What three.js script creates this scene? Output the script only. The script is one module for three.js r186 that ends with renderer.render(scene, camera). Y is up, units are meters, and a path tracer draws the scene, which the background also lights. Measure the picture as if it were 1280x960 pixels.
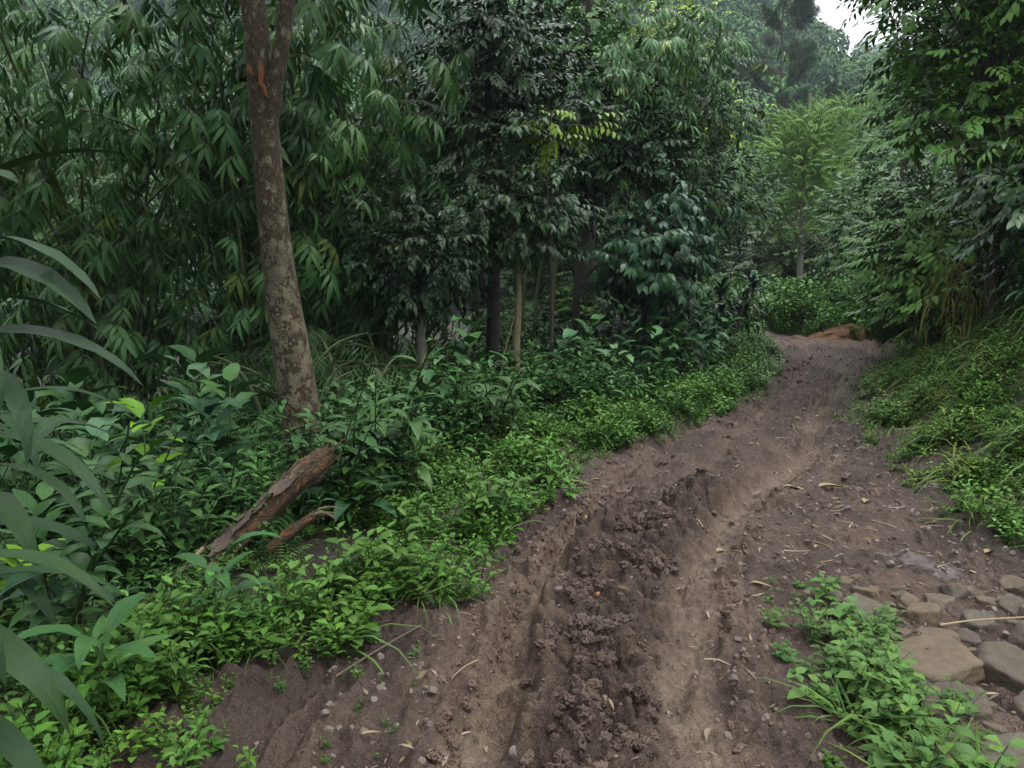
import * as THREE from 'three';
import { mergeGeometries } from 'three/addons/utils/BufferGeometryUtils.js';
import { createNoise2D, createNoise3D } from 'simplex-noise';

// ---------------------------------------------------------------- camera, sky, sun, exposure
const scene = new THREE.Scene();
const camera = new THREE.PerspectiveCamera(53, 4 / 3, 0.05, 900);
camera.position.set(0, 1.55, 0);
camera.rotation.set(THREE.MathUtils.degToRad(-8), 0, 0);
camera.updateMatrixWorld(true);

function overcastSky() {                                   // an even, bright, slightly blue cloud cover
  const w = 128, h = 64, d = new Float32Array(w * h * 4);
  for (let j = 0; j < h; j++) for (let i = 0; i < w; i++) {
    const el = Math.max(0, Math.sin(((j + 0.5) / h - 0.5) * Math.PI));
    const L = 0.43 * (1 + 2 * el), k = (j * w + i) * 4;
    d[k] = L * 0.96; d[k + 1] = L * 1.0; d[k + 2] = L * 1.05; d[k + 3] = 1;
  }
  const t = new THREE.DataTexture(d, w, h, THREE.RGBAFormat, THREE.FloatType);
  t.mapping = THREE.EquirectangularReflectionMapping;
  t.magFilter = t.minFilter = THREE.LinearFilter;
  t.needsUpdate = true;
  return t;
}
const sky = overcastSky();
scene.background = sky; scene.environment = sky;

const sun = new THREE.DirectionalLight(0xfff6e8, 0.6);
sun.position.set(14, 40, -6); sun.target.position.set(0, 0, -8);
sun.castShadow = true; sun.shadow.radius = 60; sun.shadow.mapSize.set(2048, 2048);
Object.assign(sun.shadow.camera, { left: -40, right: 40, top: 40, bottom: -40, near: 1, far: 120 });
scene.add(sun, sun.target);

const renderer = new THREE.WebGLRenderer({ antialias: true });
renderer.toneMapping = THREE.LinearToneMapping;
renderer.toneMappingExposure = 3.0;
renderer.shadowMap.enabled = true;
scene.fog = new THREE.FogExp2(0xd6e4f0, 0.0007);

// ---------------------------------------------------------------- helpers
const V = (x, y, z) => new THREE.Vector3(x, y, z);
function rng(seed) { let a = seed >>> 0; return () => { a = (a + 0x6d2b79f5) | 0; let t = Math.imul(a ^ (a >>> 15), 1 | a); t = (t + Math.imul(t ^ (t >>> 7), 61 | t)) ^ t; return ((t ^ (t >>> 14)) >>> 0) / 4294967296; }; }
const R0 = rng(11);
const n2 = createNoise2D(rng(5)), n2b = createNoise2D(rng(6)), n3 = createNoise3D(rng(7));
const lerp = (a, b, t) => a + (b - a) * t, clamp = (x, a = 0, b = 1) => Math.min(b, Math.max(a, x));
const sstep = (a, b, x) => { const t = clamp((x - a) / (b - a)); return t * t * (3 - 2 * t); };
const span = (r, a, b) => a + (b - a) * r();
function curve(pts) {                                       // smooth table look-up
  return (x) => {
    if (x <= pts[0][0]) return pts[0][1];
    for (let i = 1; i < pts.length; i++) if (x <= pts[i][0]) {
      const p0 = pts[Math.max(0, i - 2)], p1 = pts[i - 1], p2 = pts[i], p3 = pts[Math.min(pts.length - 1, i + 1)];
      const h = p2[0] - p1[0], t = (x - p1[0]) / h;
      const m1 = ((p2[1] - p0[1]) / Math.max(1e-6, p2[0] - p0[0])) * h, m2 = ((p3[1] - p1[1]) / Math.max(1e-6, p3[0] - p1[0])) * h;
      const t2 = t * t, t3 = t2 * t;
      return (2 * t3 - 3 * t2 + 1) * p1[1] + (t3 - 2 * t2 + t) * m1 + (-2 * t3 + 3 * t2) * p2[1] + (t3 - t2) * m2;
    }
    return pts[pts.length - 1][1];
  };
}
const fbm = (x, y, o = 4) => { let s = 0, a = 0.5; for (let i = 0; i < o; i++) { s += a * n2(x, y); x = x * 2.03 + 7.1; y = y * 2.03 - 3.7; a *= 0.5; } return s; };
const hash2 = (i, j, k = 0) => { let h = Math.imul(i, 374761393) ^ Math.imul(j, 668265263) ^ Math.imul(k + 17, 1442695041); h = Math.imul(h ^ (h >>> 13), 1274126177); return ((h ^ (h >>> 16)) >>> 0) / 4294967296; };
function clods(x, z, s, keep, salt) {                       // rounded lumps of cell size s, the share `keep` of cells filled: 0..1
  const gx = x / s, gz = z / s, ix = Math.floor(gx), iz = Math.floor(gz); let best = 0;
  for (let a = -1; a <= 1; a++) for (let b = -1; b <= 1; b++) {
    const i = ix + a, j = iz + b;
    if (hash2(i, j, salt) > keep) continue;
    const cx = i + 0.2 + 0.6 * hash2(i, j, salt + 1), cz = j + 0.2 + 0.6 * hash2(i, j, salt + 2), r = 0.4 + 0.55 * hash2(i, j, salt + 3);
    const q = 0.6 + 0.8 * hash2(i, j, salt + 4), dx = (gx - cx) * q, dz = (gz - cz) / q, d2 = (dx * dx + dz * dz) / (r * r);
    if (d2 < 1) best = Math.max(best, r * Math.pow(1 - d2, 0.75));
  }
  return best;
}
const taken = {};
function numbered(n) { const k = taken[n] = (taken[n] ?? -1) + 1; return k ? `${n}_${String(k).padStart(3, '0')}` : n; }
function shade(o) { o.castShadow = o.receiveShadow = true; return o; }
function tag(o, label, category, group, kind) { if (label) o.userData.label = label; if (category) o.userData.category = category; if (group) o.userData.group = group; if (kind) o.userData.kind = kind; return o; }
function thing(name, label, category, [x, y, z], group) { const o = new THREE.Group(); o.name = numbered(name); o.position.set(x, y, z); tag(o, label, category, group); scene.add(o); return o; }
function part(name, geo, mat, parent, kind) { const o = shade(new THREE.Mesh(geo, mat)); o.name = name; if (kind) o.userData.kind = kind; parent.add(o); return o; }
function single(name, geo, mat, label, category, group, [x, y, z] = [0, 0, 0]) { const o = shade(new THREE.Mesh(geo, mat)); o.name = numbered(name); o.position.set(x, y, z); tag(o, label, category, group); scene.add(o); return o; }
function structure(name, geo, mat, label) { const o = shade(new THREE.Mesh(geo, mat)); o.name = name; tag(o, label, name.replace(/_/g, ' ').split(' ').slice(-2).join(' '), null, 'structure'); scene.add(o); return o; }
function instances(name, geo, mat, list, parent = scene) {  // list: {m, c}; uncountable growth
  const o = shade(new THREE.InstancedMesh(geo, mat, list.length)); const c = new THREE.Color();
  list.forEach((q, i) => { o.setMatrixAt(i, q.m); const t = q.c ?? [1, 1, 1]; o.setColorAt(i, c.setRGB(t[0], t[1], t[2])); });
  o.name = parent === scene ? numbered(name) : name; o.userData.kind = 'stuff'; parent.add(o); return o;
}
function basis(p, dir, up, sx = 1, sy = sx, sz = sx) {       // +z along dir, +y towards up
  const z = dir.clone().normalize(), x = up.clone().cross(z);
  if (x.lengthSq() < 1e-6) x.set(1, 0, 0).cross(z);
  x.normalize(); const y = z.clone().cross(x);
  return new THREE.Matrix4().makeBasis(x.multiplyScalar(sx), y.multiplyScalar(sy), z.multiplyScalar(sz)).setPosition(p);
}
const UP = V(0, 1, 0);
const dirOf = (az, el) => V(Math.sin(az) * Math.cos(el), Math.sin(el), -Math.cos(az) * Math.cos(el));

// textures of matter
function tex(w, h, f, srgb) {
  const d = new Uint8Array(w * h * 4);
  for (let j = 0; j < h; j++) for (let i = 0; i < w; i++) { const c = f(i / w, j / h), k = (j * w + i) * 4; d[k] = clamp(c[0]) * 255; d[k + 1] = clamp(c[1] ?? c[0]) * 255; d[k + 2] = clamp(c[2] ?? c[0]) * 255; d[k + 3] = 255; }
  const t = new THREE.DataTexture(d, w, h); t.wrapS = t.wrapT = THREE.RepeatWrapping; t.magFilter = THREE.LinearFilter; t.minFilter = THREE.LinearMipmapLinearFilter; t.generateMipmaps = true;
  if (srgb) t.colorSpace = THREE.SRGBColorSpace; t.needsUpdate = true; return t;
}
const TAU = Math.PI * 2;
const loop = (u, v, f, seed = 0) => n3(Math.cos(u * TAU) * f + seed, Math.sin(u * TAU) * f, v * f * TAU);     // tiles in u
const tile = (u, v, f, k) => { const a = (1 - u), b = (1 - v); return n2(u * f + k, v * f) * a * b + n2((u - 1) * f + k, v * f) * u * b + n2(u * f + k, (v - 1) * f) * a * v + n2((u - 1) * f + k, (v - 1) * f) * u * v; };
const soilBump = tex(512, 512, (u, v) => [0.5 + 0.22 * tile(u, v, 18, 3) + 0.2 * tile(u, v, 47, 9) + 0.2 * tile(u, v, 110, 1)]);
const soilTint = tex(512, 512, (u, v) => { const g = 0.84 + 0.2 * tile(u, v, 22, 30) + 0.34 * tile(u, v, 70, 40) + 0.3 * tile(u, v, 150, 45); return [g, g * 0.99, g * 0.97]; });
const leafBump = tex(128, 256, (u, v) => { const m = Math.exp(-(((u - 0.5) / 0.03) ** 2)); const s = 0.5 + 0.5 * Math.sin((v * 14 - Math.abs(u - 0.5) * 7) * TAU); return [0.55 - 0.4 * m + 0.25 * Math.pow(s, 3)]; });
const strapBump = tex(128, 64, (u, v) => { const m = Math.exp(-(((u - 0.5) / 0.04) ** 2)); return [0.5 - 0.4 * m + 0.18 * Math.sin(u * 22 * TAU) + 0.1 * tile(u, v, 6, 2)]; });

// ---------------------------------------------------------------- terrain
const edgeL = curve([[-30, 1.5], [-22, 2.2], [-20, 2.9], [-18, 3.9], [-16.6, 4.7], [-15.7, 4.95], [-14.2, 4.8], [-11.5, 3.84], [-8.46, 2.3], [-7, 1.15], [-6, 0.5], [-4.94, 0.15], [-3.95, -0.2], [-3.45, -0.41], [-2.98, -0.56], [-2.26, -0.79], [0, -1.35], [8, -1.5]]);
const edgeR = curve([[-30, 3.2], [-22, 4.2], [-20, 5.0], [-18, 6.2], [-16.6, 7.2], [-15.7, 7.5], [-13.6, 6.7], [-12.4, 5.98], [-10.25, 4.63], [-8.46, 3.75], [-6.85, 3.2], [-5.5, 2.88], [-4.46, 2.7], [-3.84, 2.65], [0, 2.75], [8, 2.9]]);
function hill(x, z) {
  const d = Math.hypot(x, z), az = Math.atan2(x, -z);
  const E = az < 0 ? lerp(0.62, 0.4, sstep(-0.6, -2.5, az)) : HILL_E(az);
  const a = 0.62 * Math.max(0, d - 80), b = E * 200 + 6 * fbm(x * 0.012, z * 0.012, 3);
  const near = d < 80 ? 0 : Math.max(0, (a * b) / Math.pow(a ** 4 + b ** 4, 0.25));
  const far = az > 0.05 && az < 1.4 ? sstep(270, 380, d) * (0.205 * 375 + 9 * fbm(x * 0.008 + 4, z * 0.008, 3)) : 0;
  return Math.max(near, far);
}
const HILL_E = curve([[0, 0.6], [0.2, 0.5], [0.3, 0.35], [0.34, 0.24], [0.365, 0.13], [0.4, 0.09], [0.5, 0.08], [0.8, 0.2], [1.6, 0.3], [3.2, 0.4]]);
const bankEdge = curve([[-60, 26], [-30, 14], [-24, 11.2], [-18.5, 8.6], [-16.6, 7.5], [-15.7, 7.4], [-13.6, 6.7], [-12.4, 5.98], [-10.25, 4.63], [-8.46, 3.75], [-6.85, 3.2], [-5.5, 2.88], [-4.46, 2.7], [-3.84, 2.65], [0, 2.75], [8, 2.9]]);
function H(x, z) {                                           // lie of the land without the road's fine relief
  const d = Math.hypot(x, z), l = edgeL(z) - x, r = x - bankEdge(z);
  let h = 0.1 * sstep(-9, -14, z) + 0.06 * sstep(-14, -16, z) + 0.25 * sstep(-16.5, -24, z) * sstep(4, 8, x) - 0.5 * sstep(-16.4, -20, z) * sstep(6.5, 3, x);
  if (l > 0) h += 0.07 * sstep(0, 0.35, l) * (1 - sstep(0.8, 2, l)) - 0.16 * Math.max(0, l - 1.1) * (l < 6 ? 1 : 1) * 0.8;
  if (r > 0) { const near = sstep(-2.5, -4.5, z); h += near * (0.16 * Math.min(r, 0.45) + 0.8 * clamp(r - 0.45, 0, 2.4) + 0.4 * clamp(r - 3.05, 0, 12)) + (1 - near) * 0.12 * Math.min(r, 10); }
  h = Math.max(h, -5) + 0.05 * n2(x * 0.7, z * 0.7) * sstep(0, 0.6, Math.max(l, r)) + 0.12 * n2(x * 0.23, z * 0.23) * sstep(0.6, 3, Math.max(l, r));
  const t = sstep(40, 85, d);
  return t > 0 ? lerp(h, hill(x, z), t) : h;
}
const rutL = curve([[-5.6, 1.0], [-4.77, 0.51], [-4.07, 0.26], [-3.63, 0.12], [-2.98, 0.0], [-2.52, -0.08], [-2.26, -0.13], [0, -0.45], [3, -0.7]]);
const rutR = curve([[-12, 5.25], [-8.46, 3.42], [-6.54, 2.5], [-5.52, 1.83], [-4.61, 1.34], [-3.84, 0.98], [-3.12, 0.76], [-2.62, 0.64], [-2.26, 0.61], [0, 0.5], [3, 0.3]]);
const trackB = curve([[-12, 4.6], [-8.5, 2.75], [-6.5, 1.75], [-5.5, 1.2], [-4.5, 0.75], [0, 0]]);
const trackC = curve([[-12, 5.7], [-8.5, 3.3], [-6.5, 2.75], [-5.5, 2.35], [-4, 1.75], [-3, 1.35], [0, 1.0]]);
function road(x, z) {                                        // [height, r, g, b] of the mud
  const wx = x + 0.05 * n2(x * 1.6, z * 1.6) + 0.016 * n2b(x * 7, z * 7);
  const a = sstep(-6.0, -4.6, z), b = sstep(-8.5, -5.5, z), far = 1 - sstep(-6.5, -4.2, z);
  const uL = wx - rutL(z), uR = wx - rutR(z), mid = (rutL(z) + rutR(z)) / 2, half = Math.max(0.2, (rutR(z) - rutL(z)) / 2);
  const gL = Math.exp(-((uL / 0.09) ** 4)), gR = Math.exp(-((uR / 0.13) ** 2));
  const lipL = Math.exp(-(((uL + 0.14) / 0.05) ** 2)) + 0.6 * Math.exp(-(((uL - 0.13) / 0.04) ** 2)), lipR = Math.exp(-(((uR - 0.2) / 0.07) ** 2));
  const edge = half - Math.abs(wx - mid + 0.02) + 0.07 * n2(x * 4, z * 4);
  const churn = sstep(0.02, 0.16, edge) * sstep(-6.1, -4.9, z + 0.5 * n2(x * 1.7, z * 0.8));
  const rough = 0.35 + 0.65 * sstep(-0.35, 0.4, fbm(x * 0.9 + 3, z * 0.9, 3));
  const l = edgeL(z) - x, r = x - edgeR(z);
  let h = 0.03 * fbm(x * 0.8, z * 0.8, 3) + 0.02 * fbm(x * 4, z * 4, 3) * rough + 0.008 * fbm(x * 16, z * 16, 3);
  // marks of passing wheels, drawn out along the track
  const along = z * 0.9 + 3, streak = n2(uR * 9, along * 0.7) * 0.6 + n2b(uR * 21, along * 1.3) * 0.4, marks = sstep(-0.2, 0.4, n2(x * 0.7, z * 0.35 + 20));
  h += 0.026 * streak * marks * (1 - churn);
  h -= 0.07 * gL * a * (0.85 + 0.3 * n2(z * 1.1, 4)); h += 0.06 * lipL * a * Math.max(0, 0.45 + 0.8 * n2(x * 7, z * 4));
  h -= 0.055 * gR * b * (0.7 + 0.4 * n2(x, z * 1.4)); h += 0.045 * lipR * b * Math.max(0, 0.3 + 0.9 * n2(x * 7, z * 5));
  const tread = Math.sin((z + Math.abs(uL) * 0.9) * TAU / 0.055);
  h += 0.009 * gL * a * tread * sstep(-0.4, 0.3, n2(z * 1.3, 9)) + 0.014 * gL * a * n2(x * 13, z * 6);
  h += gR * b * (0.012 * n2(x * 8, z * 4) + 0.02 * clods(x, z, 0.07, 0.4, 140));
  const side = sstep(-0.85, -0.6, uL) * sstep(-0.12, -0.24, uL) * a;
  h += side * 0.026 * Math.sin(uL * 44 + 1.8 * n2(z * 0.6, 2)) * (0.5 + 0.6 * n2(z * 0.8, x * 0.5));
  // churned mud between the ruts
  const cl = 0.07 * clods(x, z, 0.16, 0.7, 1) + 0.06 * clods(x + 0.03 * n2(x * 9, z * 9), z, 0.08, 0.75, 20) + 0.035 * clods(x, z, 0.038, 0.75, 40);
  h += churn * (0.02 + cl * (0.5 + 0.7 * rough) + 0.035 * fbm(x * 6, z * 6, 4));
  const crumbs = clods(x, z, 0.12, 0.25 * rough, 60) * 0.035 + clods(x, z, 0.055, 0.42 * rough, 80) * 0.024 + clods(x, z, 0.026, 0.5, 95) * 0.014;
  h += (1 - churn) * (1 - gL * a) * (1 - 0.6 * gR * b) * crumbs;
  // tracks farther up the hill
  const t1 = Math.exp(-((uR / 0.15) ** 2)), t2 = Math.exp(-(((wx - trackB(z)) / 0.13) ** 2)), t3 = Math.exp(-(((wx - trackC(z)) / 0.1) ** 2)), t4 = Math.exp(-(((wx - trackB(z) + 0.55) / 0.12) ** 2));
  h += far * (-0.075 * t1 - 0.08 * t2 - 0.05 * t3 - 0.07 * t4 + 0.05 * fbm(x * 2, z * 1.2, 3) + 0.06 * clods(x, z, 0.28, 0.3, 120) * rough);
  h += 0.13 * sstep(-13.2, -15.2, z) * fbm(x * 0.9 + 2, z * 0.9, 3) + 0.05 * sstep(-13, -15, z) * fbm(x * 3, z * 3, 2);
  // colour of the matter: brown silt, dark wet humus, pale clay pressed out of the ruts
  const patch = fbm(x * 0.75 + 9, z * 0.75, 4), fine = fbm(x * 11, z * 11, 3), grit = n2b(x * 60, z * 60), blot = fbm(x * 2.6 + 1, z * 2.6, 4);
  let c = [0.088, 0.063, 0.052];
  const mix = (t, k) => { c = c.map((v, i) => lerp(v, t[i], clamp(k))); };
  mix([0.052, 0.035, 0.028], sstep(-0.05, 0.35, patch) * 0.85); mix([0.128, 0.093, 0.073], sstep(0.0, 0.45, -patch) * 0.6); mix([0.056, 0.038, 0.031], sstep(0.1, 0.4, blot) * 0.6);
  mix([0.135, 0.1, 0.078], sstep(0.1, 0.7, streak) * marks * 0.45);
  mix([0.05, 0.034, 0.027], churn * (0.85 + 0.3 * fine)); mix([0.115, 0.084, 0.062], churn * sstep(0.1, 0.4, fbm(x * 4.3, z * 4.3 + 5, 3)) * 0.55);
  mix([0.185, 0.143, 0.108], a * clamp(gL * 0.9 + lipL * 0.7 * (0.5 + 0.8 * n2(x * 6, z * 4))) * clamp(0.75 + 0.5 * fine + 0.5 * blot));
  mix([0.178, 0.138, 0.108], b * gR * clamp(0.8 + 0.5 * fine + 0.6 * blot)); mix([0.16, 0.122, 0.096], b * Math.exp(-(((uR - 0.25) / 0.2) ** 2)) * 0.5 * clamp(0.4 + 1.4 * blot));
  mix([0.17, 0.13, 0.104], far * clamp(t1 * 0.75 + t2 * 0.5 + t3 * 0.75 + t4 * 0.4) * clamp(0.75 + 0.7 * blot));
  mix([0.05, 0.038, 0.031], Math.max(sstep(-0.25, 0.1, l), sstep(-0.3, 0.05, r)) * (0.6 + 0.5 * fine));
  if (z < -14) mix([0.2, 0.145, 0.11], sstep(-14.6, -15.6, z) * 0.6);
  const k = 1 + 0.3 * fine + 0.18 * grit; c = c.map((v, i) => Math.max(0.012, v * k * [1.04, 0.98, 0.93][i]));
  return [h, c[0], c[1], c[2]];
}
function roadGeo() {
  const zs = []; for (let z = 4; z > -1.9; z -= 0.08) zs.push(z);
  for (let z = -1.9; z > -23;) { zs.push(z); z -= clamp((z * z) / 1250, 0.0095, 0.16); }
  const nx = 560, P = new Float32Array(zs.length * (nx + 1) * 3), C = new Float32Array(P.length), U = new Float32Array(zs.length * (nx + 1) * 2), I = [];
  zs.forEach((z, j) => {
    const l = edgeL(z) - 0.8, r = edgeR(z) + 0.8;
    for (let i = 0; i <= nx; i++) {
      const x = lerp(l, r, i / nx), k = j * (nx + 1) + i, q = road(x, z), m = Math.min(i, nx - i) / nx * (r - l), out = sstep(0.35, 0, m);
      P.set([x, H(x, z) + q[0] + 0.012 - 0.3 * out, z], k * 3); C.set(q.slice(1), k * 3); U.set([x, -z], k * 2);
      if (i < nx && j < zs.length - 1) { const a = k, b = k + 1, c = k + nx + 1, d = c + 1; I.push(a, b, c, b, d, c); }
    }
  });
  const g = new THREE.BufferGeometry(); g.setAttribute('position', new THREE.BufferAttribute(P, 3)); g.setAttribute('color', new THREE.BufferAttribute(C, 3)); g.setAttribute('uv', new THREE.BufferAttribute(U, 2)); g.setIndex(I); g.computeVertexNormals(); return g;
}
const rep = (t, a, b = a) => { const c = t.clone(); c.repeat.set(a, b); c.needsUpdate = true; return c; };
const mudMat = new THREE.MeshPhysicalMaterial({ color: 0xffffff, vertexColors: true, map: rep(soilTint, 1.7), roughness: 0.58, bumpMap: rep(soilBump, 2.3), bumpScale: 0.016, specularIntensity: 0.55 });
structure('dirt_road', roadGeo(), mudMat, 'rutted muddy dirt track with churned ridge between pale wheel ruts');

function groundGeo() {
  const N = 340, f = (t, s) => { const u = t * 2 - 1; return Math.sign(u) * (Math.sinh(Math.abs(u) * 4.6) / Math.sinh(4.6)) * s; };
  const P = [], C = [], U = [], I = [];
  for (let j = 0; j <= N; j++) for (let i = 0; i <= N; i++) {
    const x = 2 + f(i / N, 560), z = -8 + f(j / N, 560), l = edgeL(z) - x, r = x - edgeR(z), inside = Math.max(l, r);
    let y = H(x, z); if (z < 4 && z > -23) y -= 0.45 * sstep(0.55, 0.05, inside) + 0.004;
    const k = 0.75 + 0.5 * fbm(x * 1.3, z * 1.3, 4), green = sstep(25, 45, Math.hypot(x, z)), s = [0.05, 0.037, 0.026], g = [0.035, 0.06, 0.025];
    P.push(x, y, z); C.push(...s.map((v, q) => lerp(v, g[q], green) * k)); U.push(x, -z);
    if (i < N && j < N) { const a = j * (N + 1) + i, b = a + 1, c = a + N + 1, d = c + 1; I.push(a, c, b, b, c, d); }
  }
  const g = new THREE.BufferGeometry(); g.setAttribute('position', new THREE.Float32BufferAttribute(P, 3)); g.setAttribute('color', new THREE.Float32BufferAttribute(C, 3)); g.setAttribute('uv', new THREE.Float32BufferAttribute(U, 2)); g.setIndex(I); g.computeVertexNormals(); return g;
}
structure('ground', groundGeo(), new THREE.MeshStandardMaterial({ vertexColors: true, map: rep(soilTint, 1.1), bumpMap: rep(soilBump, 1.3), bumpScale: 0.03, roughness: 0.95 }), 'dark forest floor, roadside bank and misty hills beyond');

// ---------------------------------------------------------------- leaves and sprays
function leafGeo({ L = 0.1, W = 0.04, n = 4, fold = 0.25, droop = 0.4, a = 0.72, b = 0.85, twist = 0, wavy = 0, lift = 0, stalk = 0 }) {
  const P = [], U = [], I = []; let y = 0, z = 0, ang = lift;
  const step = L / n;
  if (stalk) { z = stalk * Math.cos(lift); y = stalk * Math.sin(lift); P.push(-W * 0.025, 0, 0, W * 0.025, 0, 0); U.push(0.5, 0, 0.5, 0); }
  const o = P.length / 3; P.push(0, y, z); U.push(0.5, 0); if (stalk) I.push(0, 1, o);
  for (let i = 1; i <= n; i++) {
    ang = lift - droop * Math.pow(i / n, 1.2); y += Math.sin(ang) * step; z += Math.cos(ang) * step;
    if (i === n) { P.push(0, y, z); U.push(0.5, 1); break; }
    const t = i / n, w = (W / 2) * Math.pow(Math.sin(Math.PI * Math.pow(t, a)), b), tw = twist * t, wv = wavy * w * Math.sin(i * 2.4);
    const up = [-Math.sin(ang), Math.cos(ang)], f = fold * w;
    for (const s of [-1, 0, 1]) { const q = s * w * Math.cos(tw), k = Math.abs(s) * f + s * w * Math.sin(tw) + Math.abs(s) * wv * s; P.push(q, y + up[1] * k, z + up[0] * k); U.push(0.5 + s * 0.5, t); }
  }
  const row = (i) => o + 1 + (i - 1) * 3;
  I.push(o, row(1) + 1, row(1), o, row(1) + 2, row(1) + 1);
  for (let i = 1; i < n - 1; i++) for (const s of [0, 1]) { const p = row(i) + s, q = row(i + 1) + s; I.push(p, p + 1, q, p + 1, q + 1, q); }
  const e = row(n - 1), tip = row(n - 1) + 3; I.push(e, e + 1, tip, e + 1, e + 2, tip);
  const g = new THREE.BufferGeometry(); g.setAttribute('position', new THREE.Float32BufferAttribute(P, 3)); g.setAttribute('uv', new THREE.Float32BufferAttribute(U, 2));
  g.setAttribute('color', new THREE.Float32BufferAttribute(new Float32Array(P.length).fill(1), 3)); g.setIndex(I); g.computeVertexNormals(); return g;
}
function tint(g, c) { const a = g.attributes.color.array; for (let i = 0; i < a.length; i += 3) { a[i] *= c[0]; a[i + 1] *= c[1]; a[i + 2] *= c[2]; } return g; }
function tube(pts, rad, sides = 6, rough = 0, caps = false) {   // tapered limb through points; uv in metres
  const cv = new THREE.CatmullRomCurve3(pts), n = Math.max(2, (pts.length - 1) * 3), fr = cv.computeFrenetFrames(n, false), P = [], U = [], I = [], len = cv.getLength();
  for (let i = 0; i <= n; i++) {
    const t = i / n, p = cv.getPoint(t), r = typeof rad === 'function' ? rad(t) : lerp(rad[0], rad[1], t);
    for (let k = 0; k <= sides; k++) { const an = (k / sides) * TAU, q = r * (1 + rough * n3(p.x * 6 + Math.cos(an) * 1.2, p.y * 3, p.z * 6 + Math.sin(an) * 1.2)); const v = fr.normals[i].clone().multiplyScalar(Math.cos(an) * q).addScaledVector(fr.binormals[i], Math.sin(an) * q).add(p); P.push(v.x, v.y, v.z); U.push((k / sides) * TAU * r, t * len); }
  }
  for (let i = 0; i < n; i++) for (let k = 0; k < sides; k++) { const a = i * (sides + 1) + k, b = a + sides + 1; I.push(a, a + 1, b, a + 1, b + 1, b); }
  if (caps) for (const [i, s] of [[0, 1], [n, -1]]) { const p = cv.getPoint(i / n), c = P.length / 3; P.push(p.x, p.y, p.z); U.push(0, 0); for (let k = 0; k < sides; k++) { const a = i * (sides + 1) + k; if (s > 0) I.push(c, a + 1, a); else I.push(c, a, a + 1); } }
  const g = new THREE.BufferGeometry(); g.setAttribute('position', new THREE.Float32BufferAttribute(P, 3)); g.setAttribute('uv', new THREE.Float32BufferAttribute(U, 2)); g.setAttribute('color', new THREE.Float32BufferAttribute(new Float32Array(P.length).fill(1), 3)); g.setIndex(I); g.computeVertexNormals(); return g;
}
const WOODY = [0.55, 0.42, 0.5];
function spray(leaf, mats, twigs, seed, vary = 0.25) {        // leaf: geometries to choose from; returns the joined spray and the places of its leaves
  const r = rng(seed), leaves = Array.isArray(leaf) ? leaf : [leaf], put = [], gs = [];
  for (const m of mats) { const g = leaves[Math.floor(r() * leaves.length)], k = 1 + vary * (r() * 2 - 1), c = [k * (1 + 0.12 * (r() - 0.5)), k, k * (1 + 0.2 * (r() - 0.5))]; put.push({ g, m }); gs.push(tint(g.clone().applyMatrix4(m), c)); }
  for (const t of twigs) gs.push(tint(t.clone(), WOODY));
  return { put, twigs, geo: mergeGeometries(gs) };
}
// broad leaves standing alternately along a twig
function broadSpray({ L, W, count, len, droop = 0.5, spread = 0.9, seed, hang = 0.2, n = 4, fold = 0.25, a = 0.68 }) {
  const r = rng(seed), leaves = [0, 1, 2].map((i) => leafGeo({ L: L * (0.85 + 0.2 * i), W: W * (0.9 + 0.12 * i), n, fold, droop: droop * (0.6 + 0.5 * i), a, twist: 0.25 * (i - 1), stalk: L * 0.12 }));
  const ms = [], tw = [V(0, 0, 0), V(0, len * 0.06, len * 0.5), V(0, -len * 0.04, len)];
  for (let i = 0; i < count; i++) {
    const t = (i + 0.6) / count, s = i % 2 ? 1 : -1, p = V(0, len * 0.06 * Math.sin(t * 3), len * t);
    const d = V(s * spread * (1 - t * 0.75) + (r() - 0.5) * 0.3, -hang + (r() - 0.4) * 0.5, 0.45 + t * 0.8);
    ms.push(basis(p, d, V((r() - 0.5) * 0.6, 1, (r() - 0.5) * 0.6), 0.75 + 0.45 * r()));
  }
  return spray(leaves, ms, [tube(tw, [len * 0.012, len * 0.005], 3)], seed + 1);
}
// pairs of leaflets along a drooping stalk
function pinnateSpray({ L, W, pairs, len, seed, bend = 0.7, n = 3 }) {
  const r = rng(seed), leaf = [0, 1].map((i) => leafGeo({ L, W, n, fold: 0.2, droop: 0.35 + 0.3 * i, a: 0.7 })), ms = [], pts = []; let y = 0, z = 0;
  for (let i = 0; i <= pairs; i++) {
    const t = i / pairs, an = 0.35 - bend * 1.6 * t; pts.push(V(0, y, z));
    if (i > 0) for (const s of [-1, 1]) ms.push(basis(V(0, y, z), V(s, -0.45 - 0.3 * r(), 0.25 + 0.5 * t), V(0, 1, 0.2 + 0.3 * (r() - 0.5)), (0.8 + 0.3 * r()) * (1 - 0.35 * Math.abs(t - 0.45))));
    y += (Math.sin(an) * len) / pairs; z += (Math.cos(an) * len) / pairs;
  }
  return spray(leaf, ms, [tube(pts, [len * 0.009, len * 0.004], 3)], seed + 2, 0.15);
}
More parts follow.
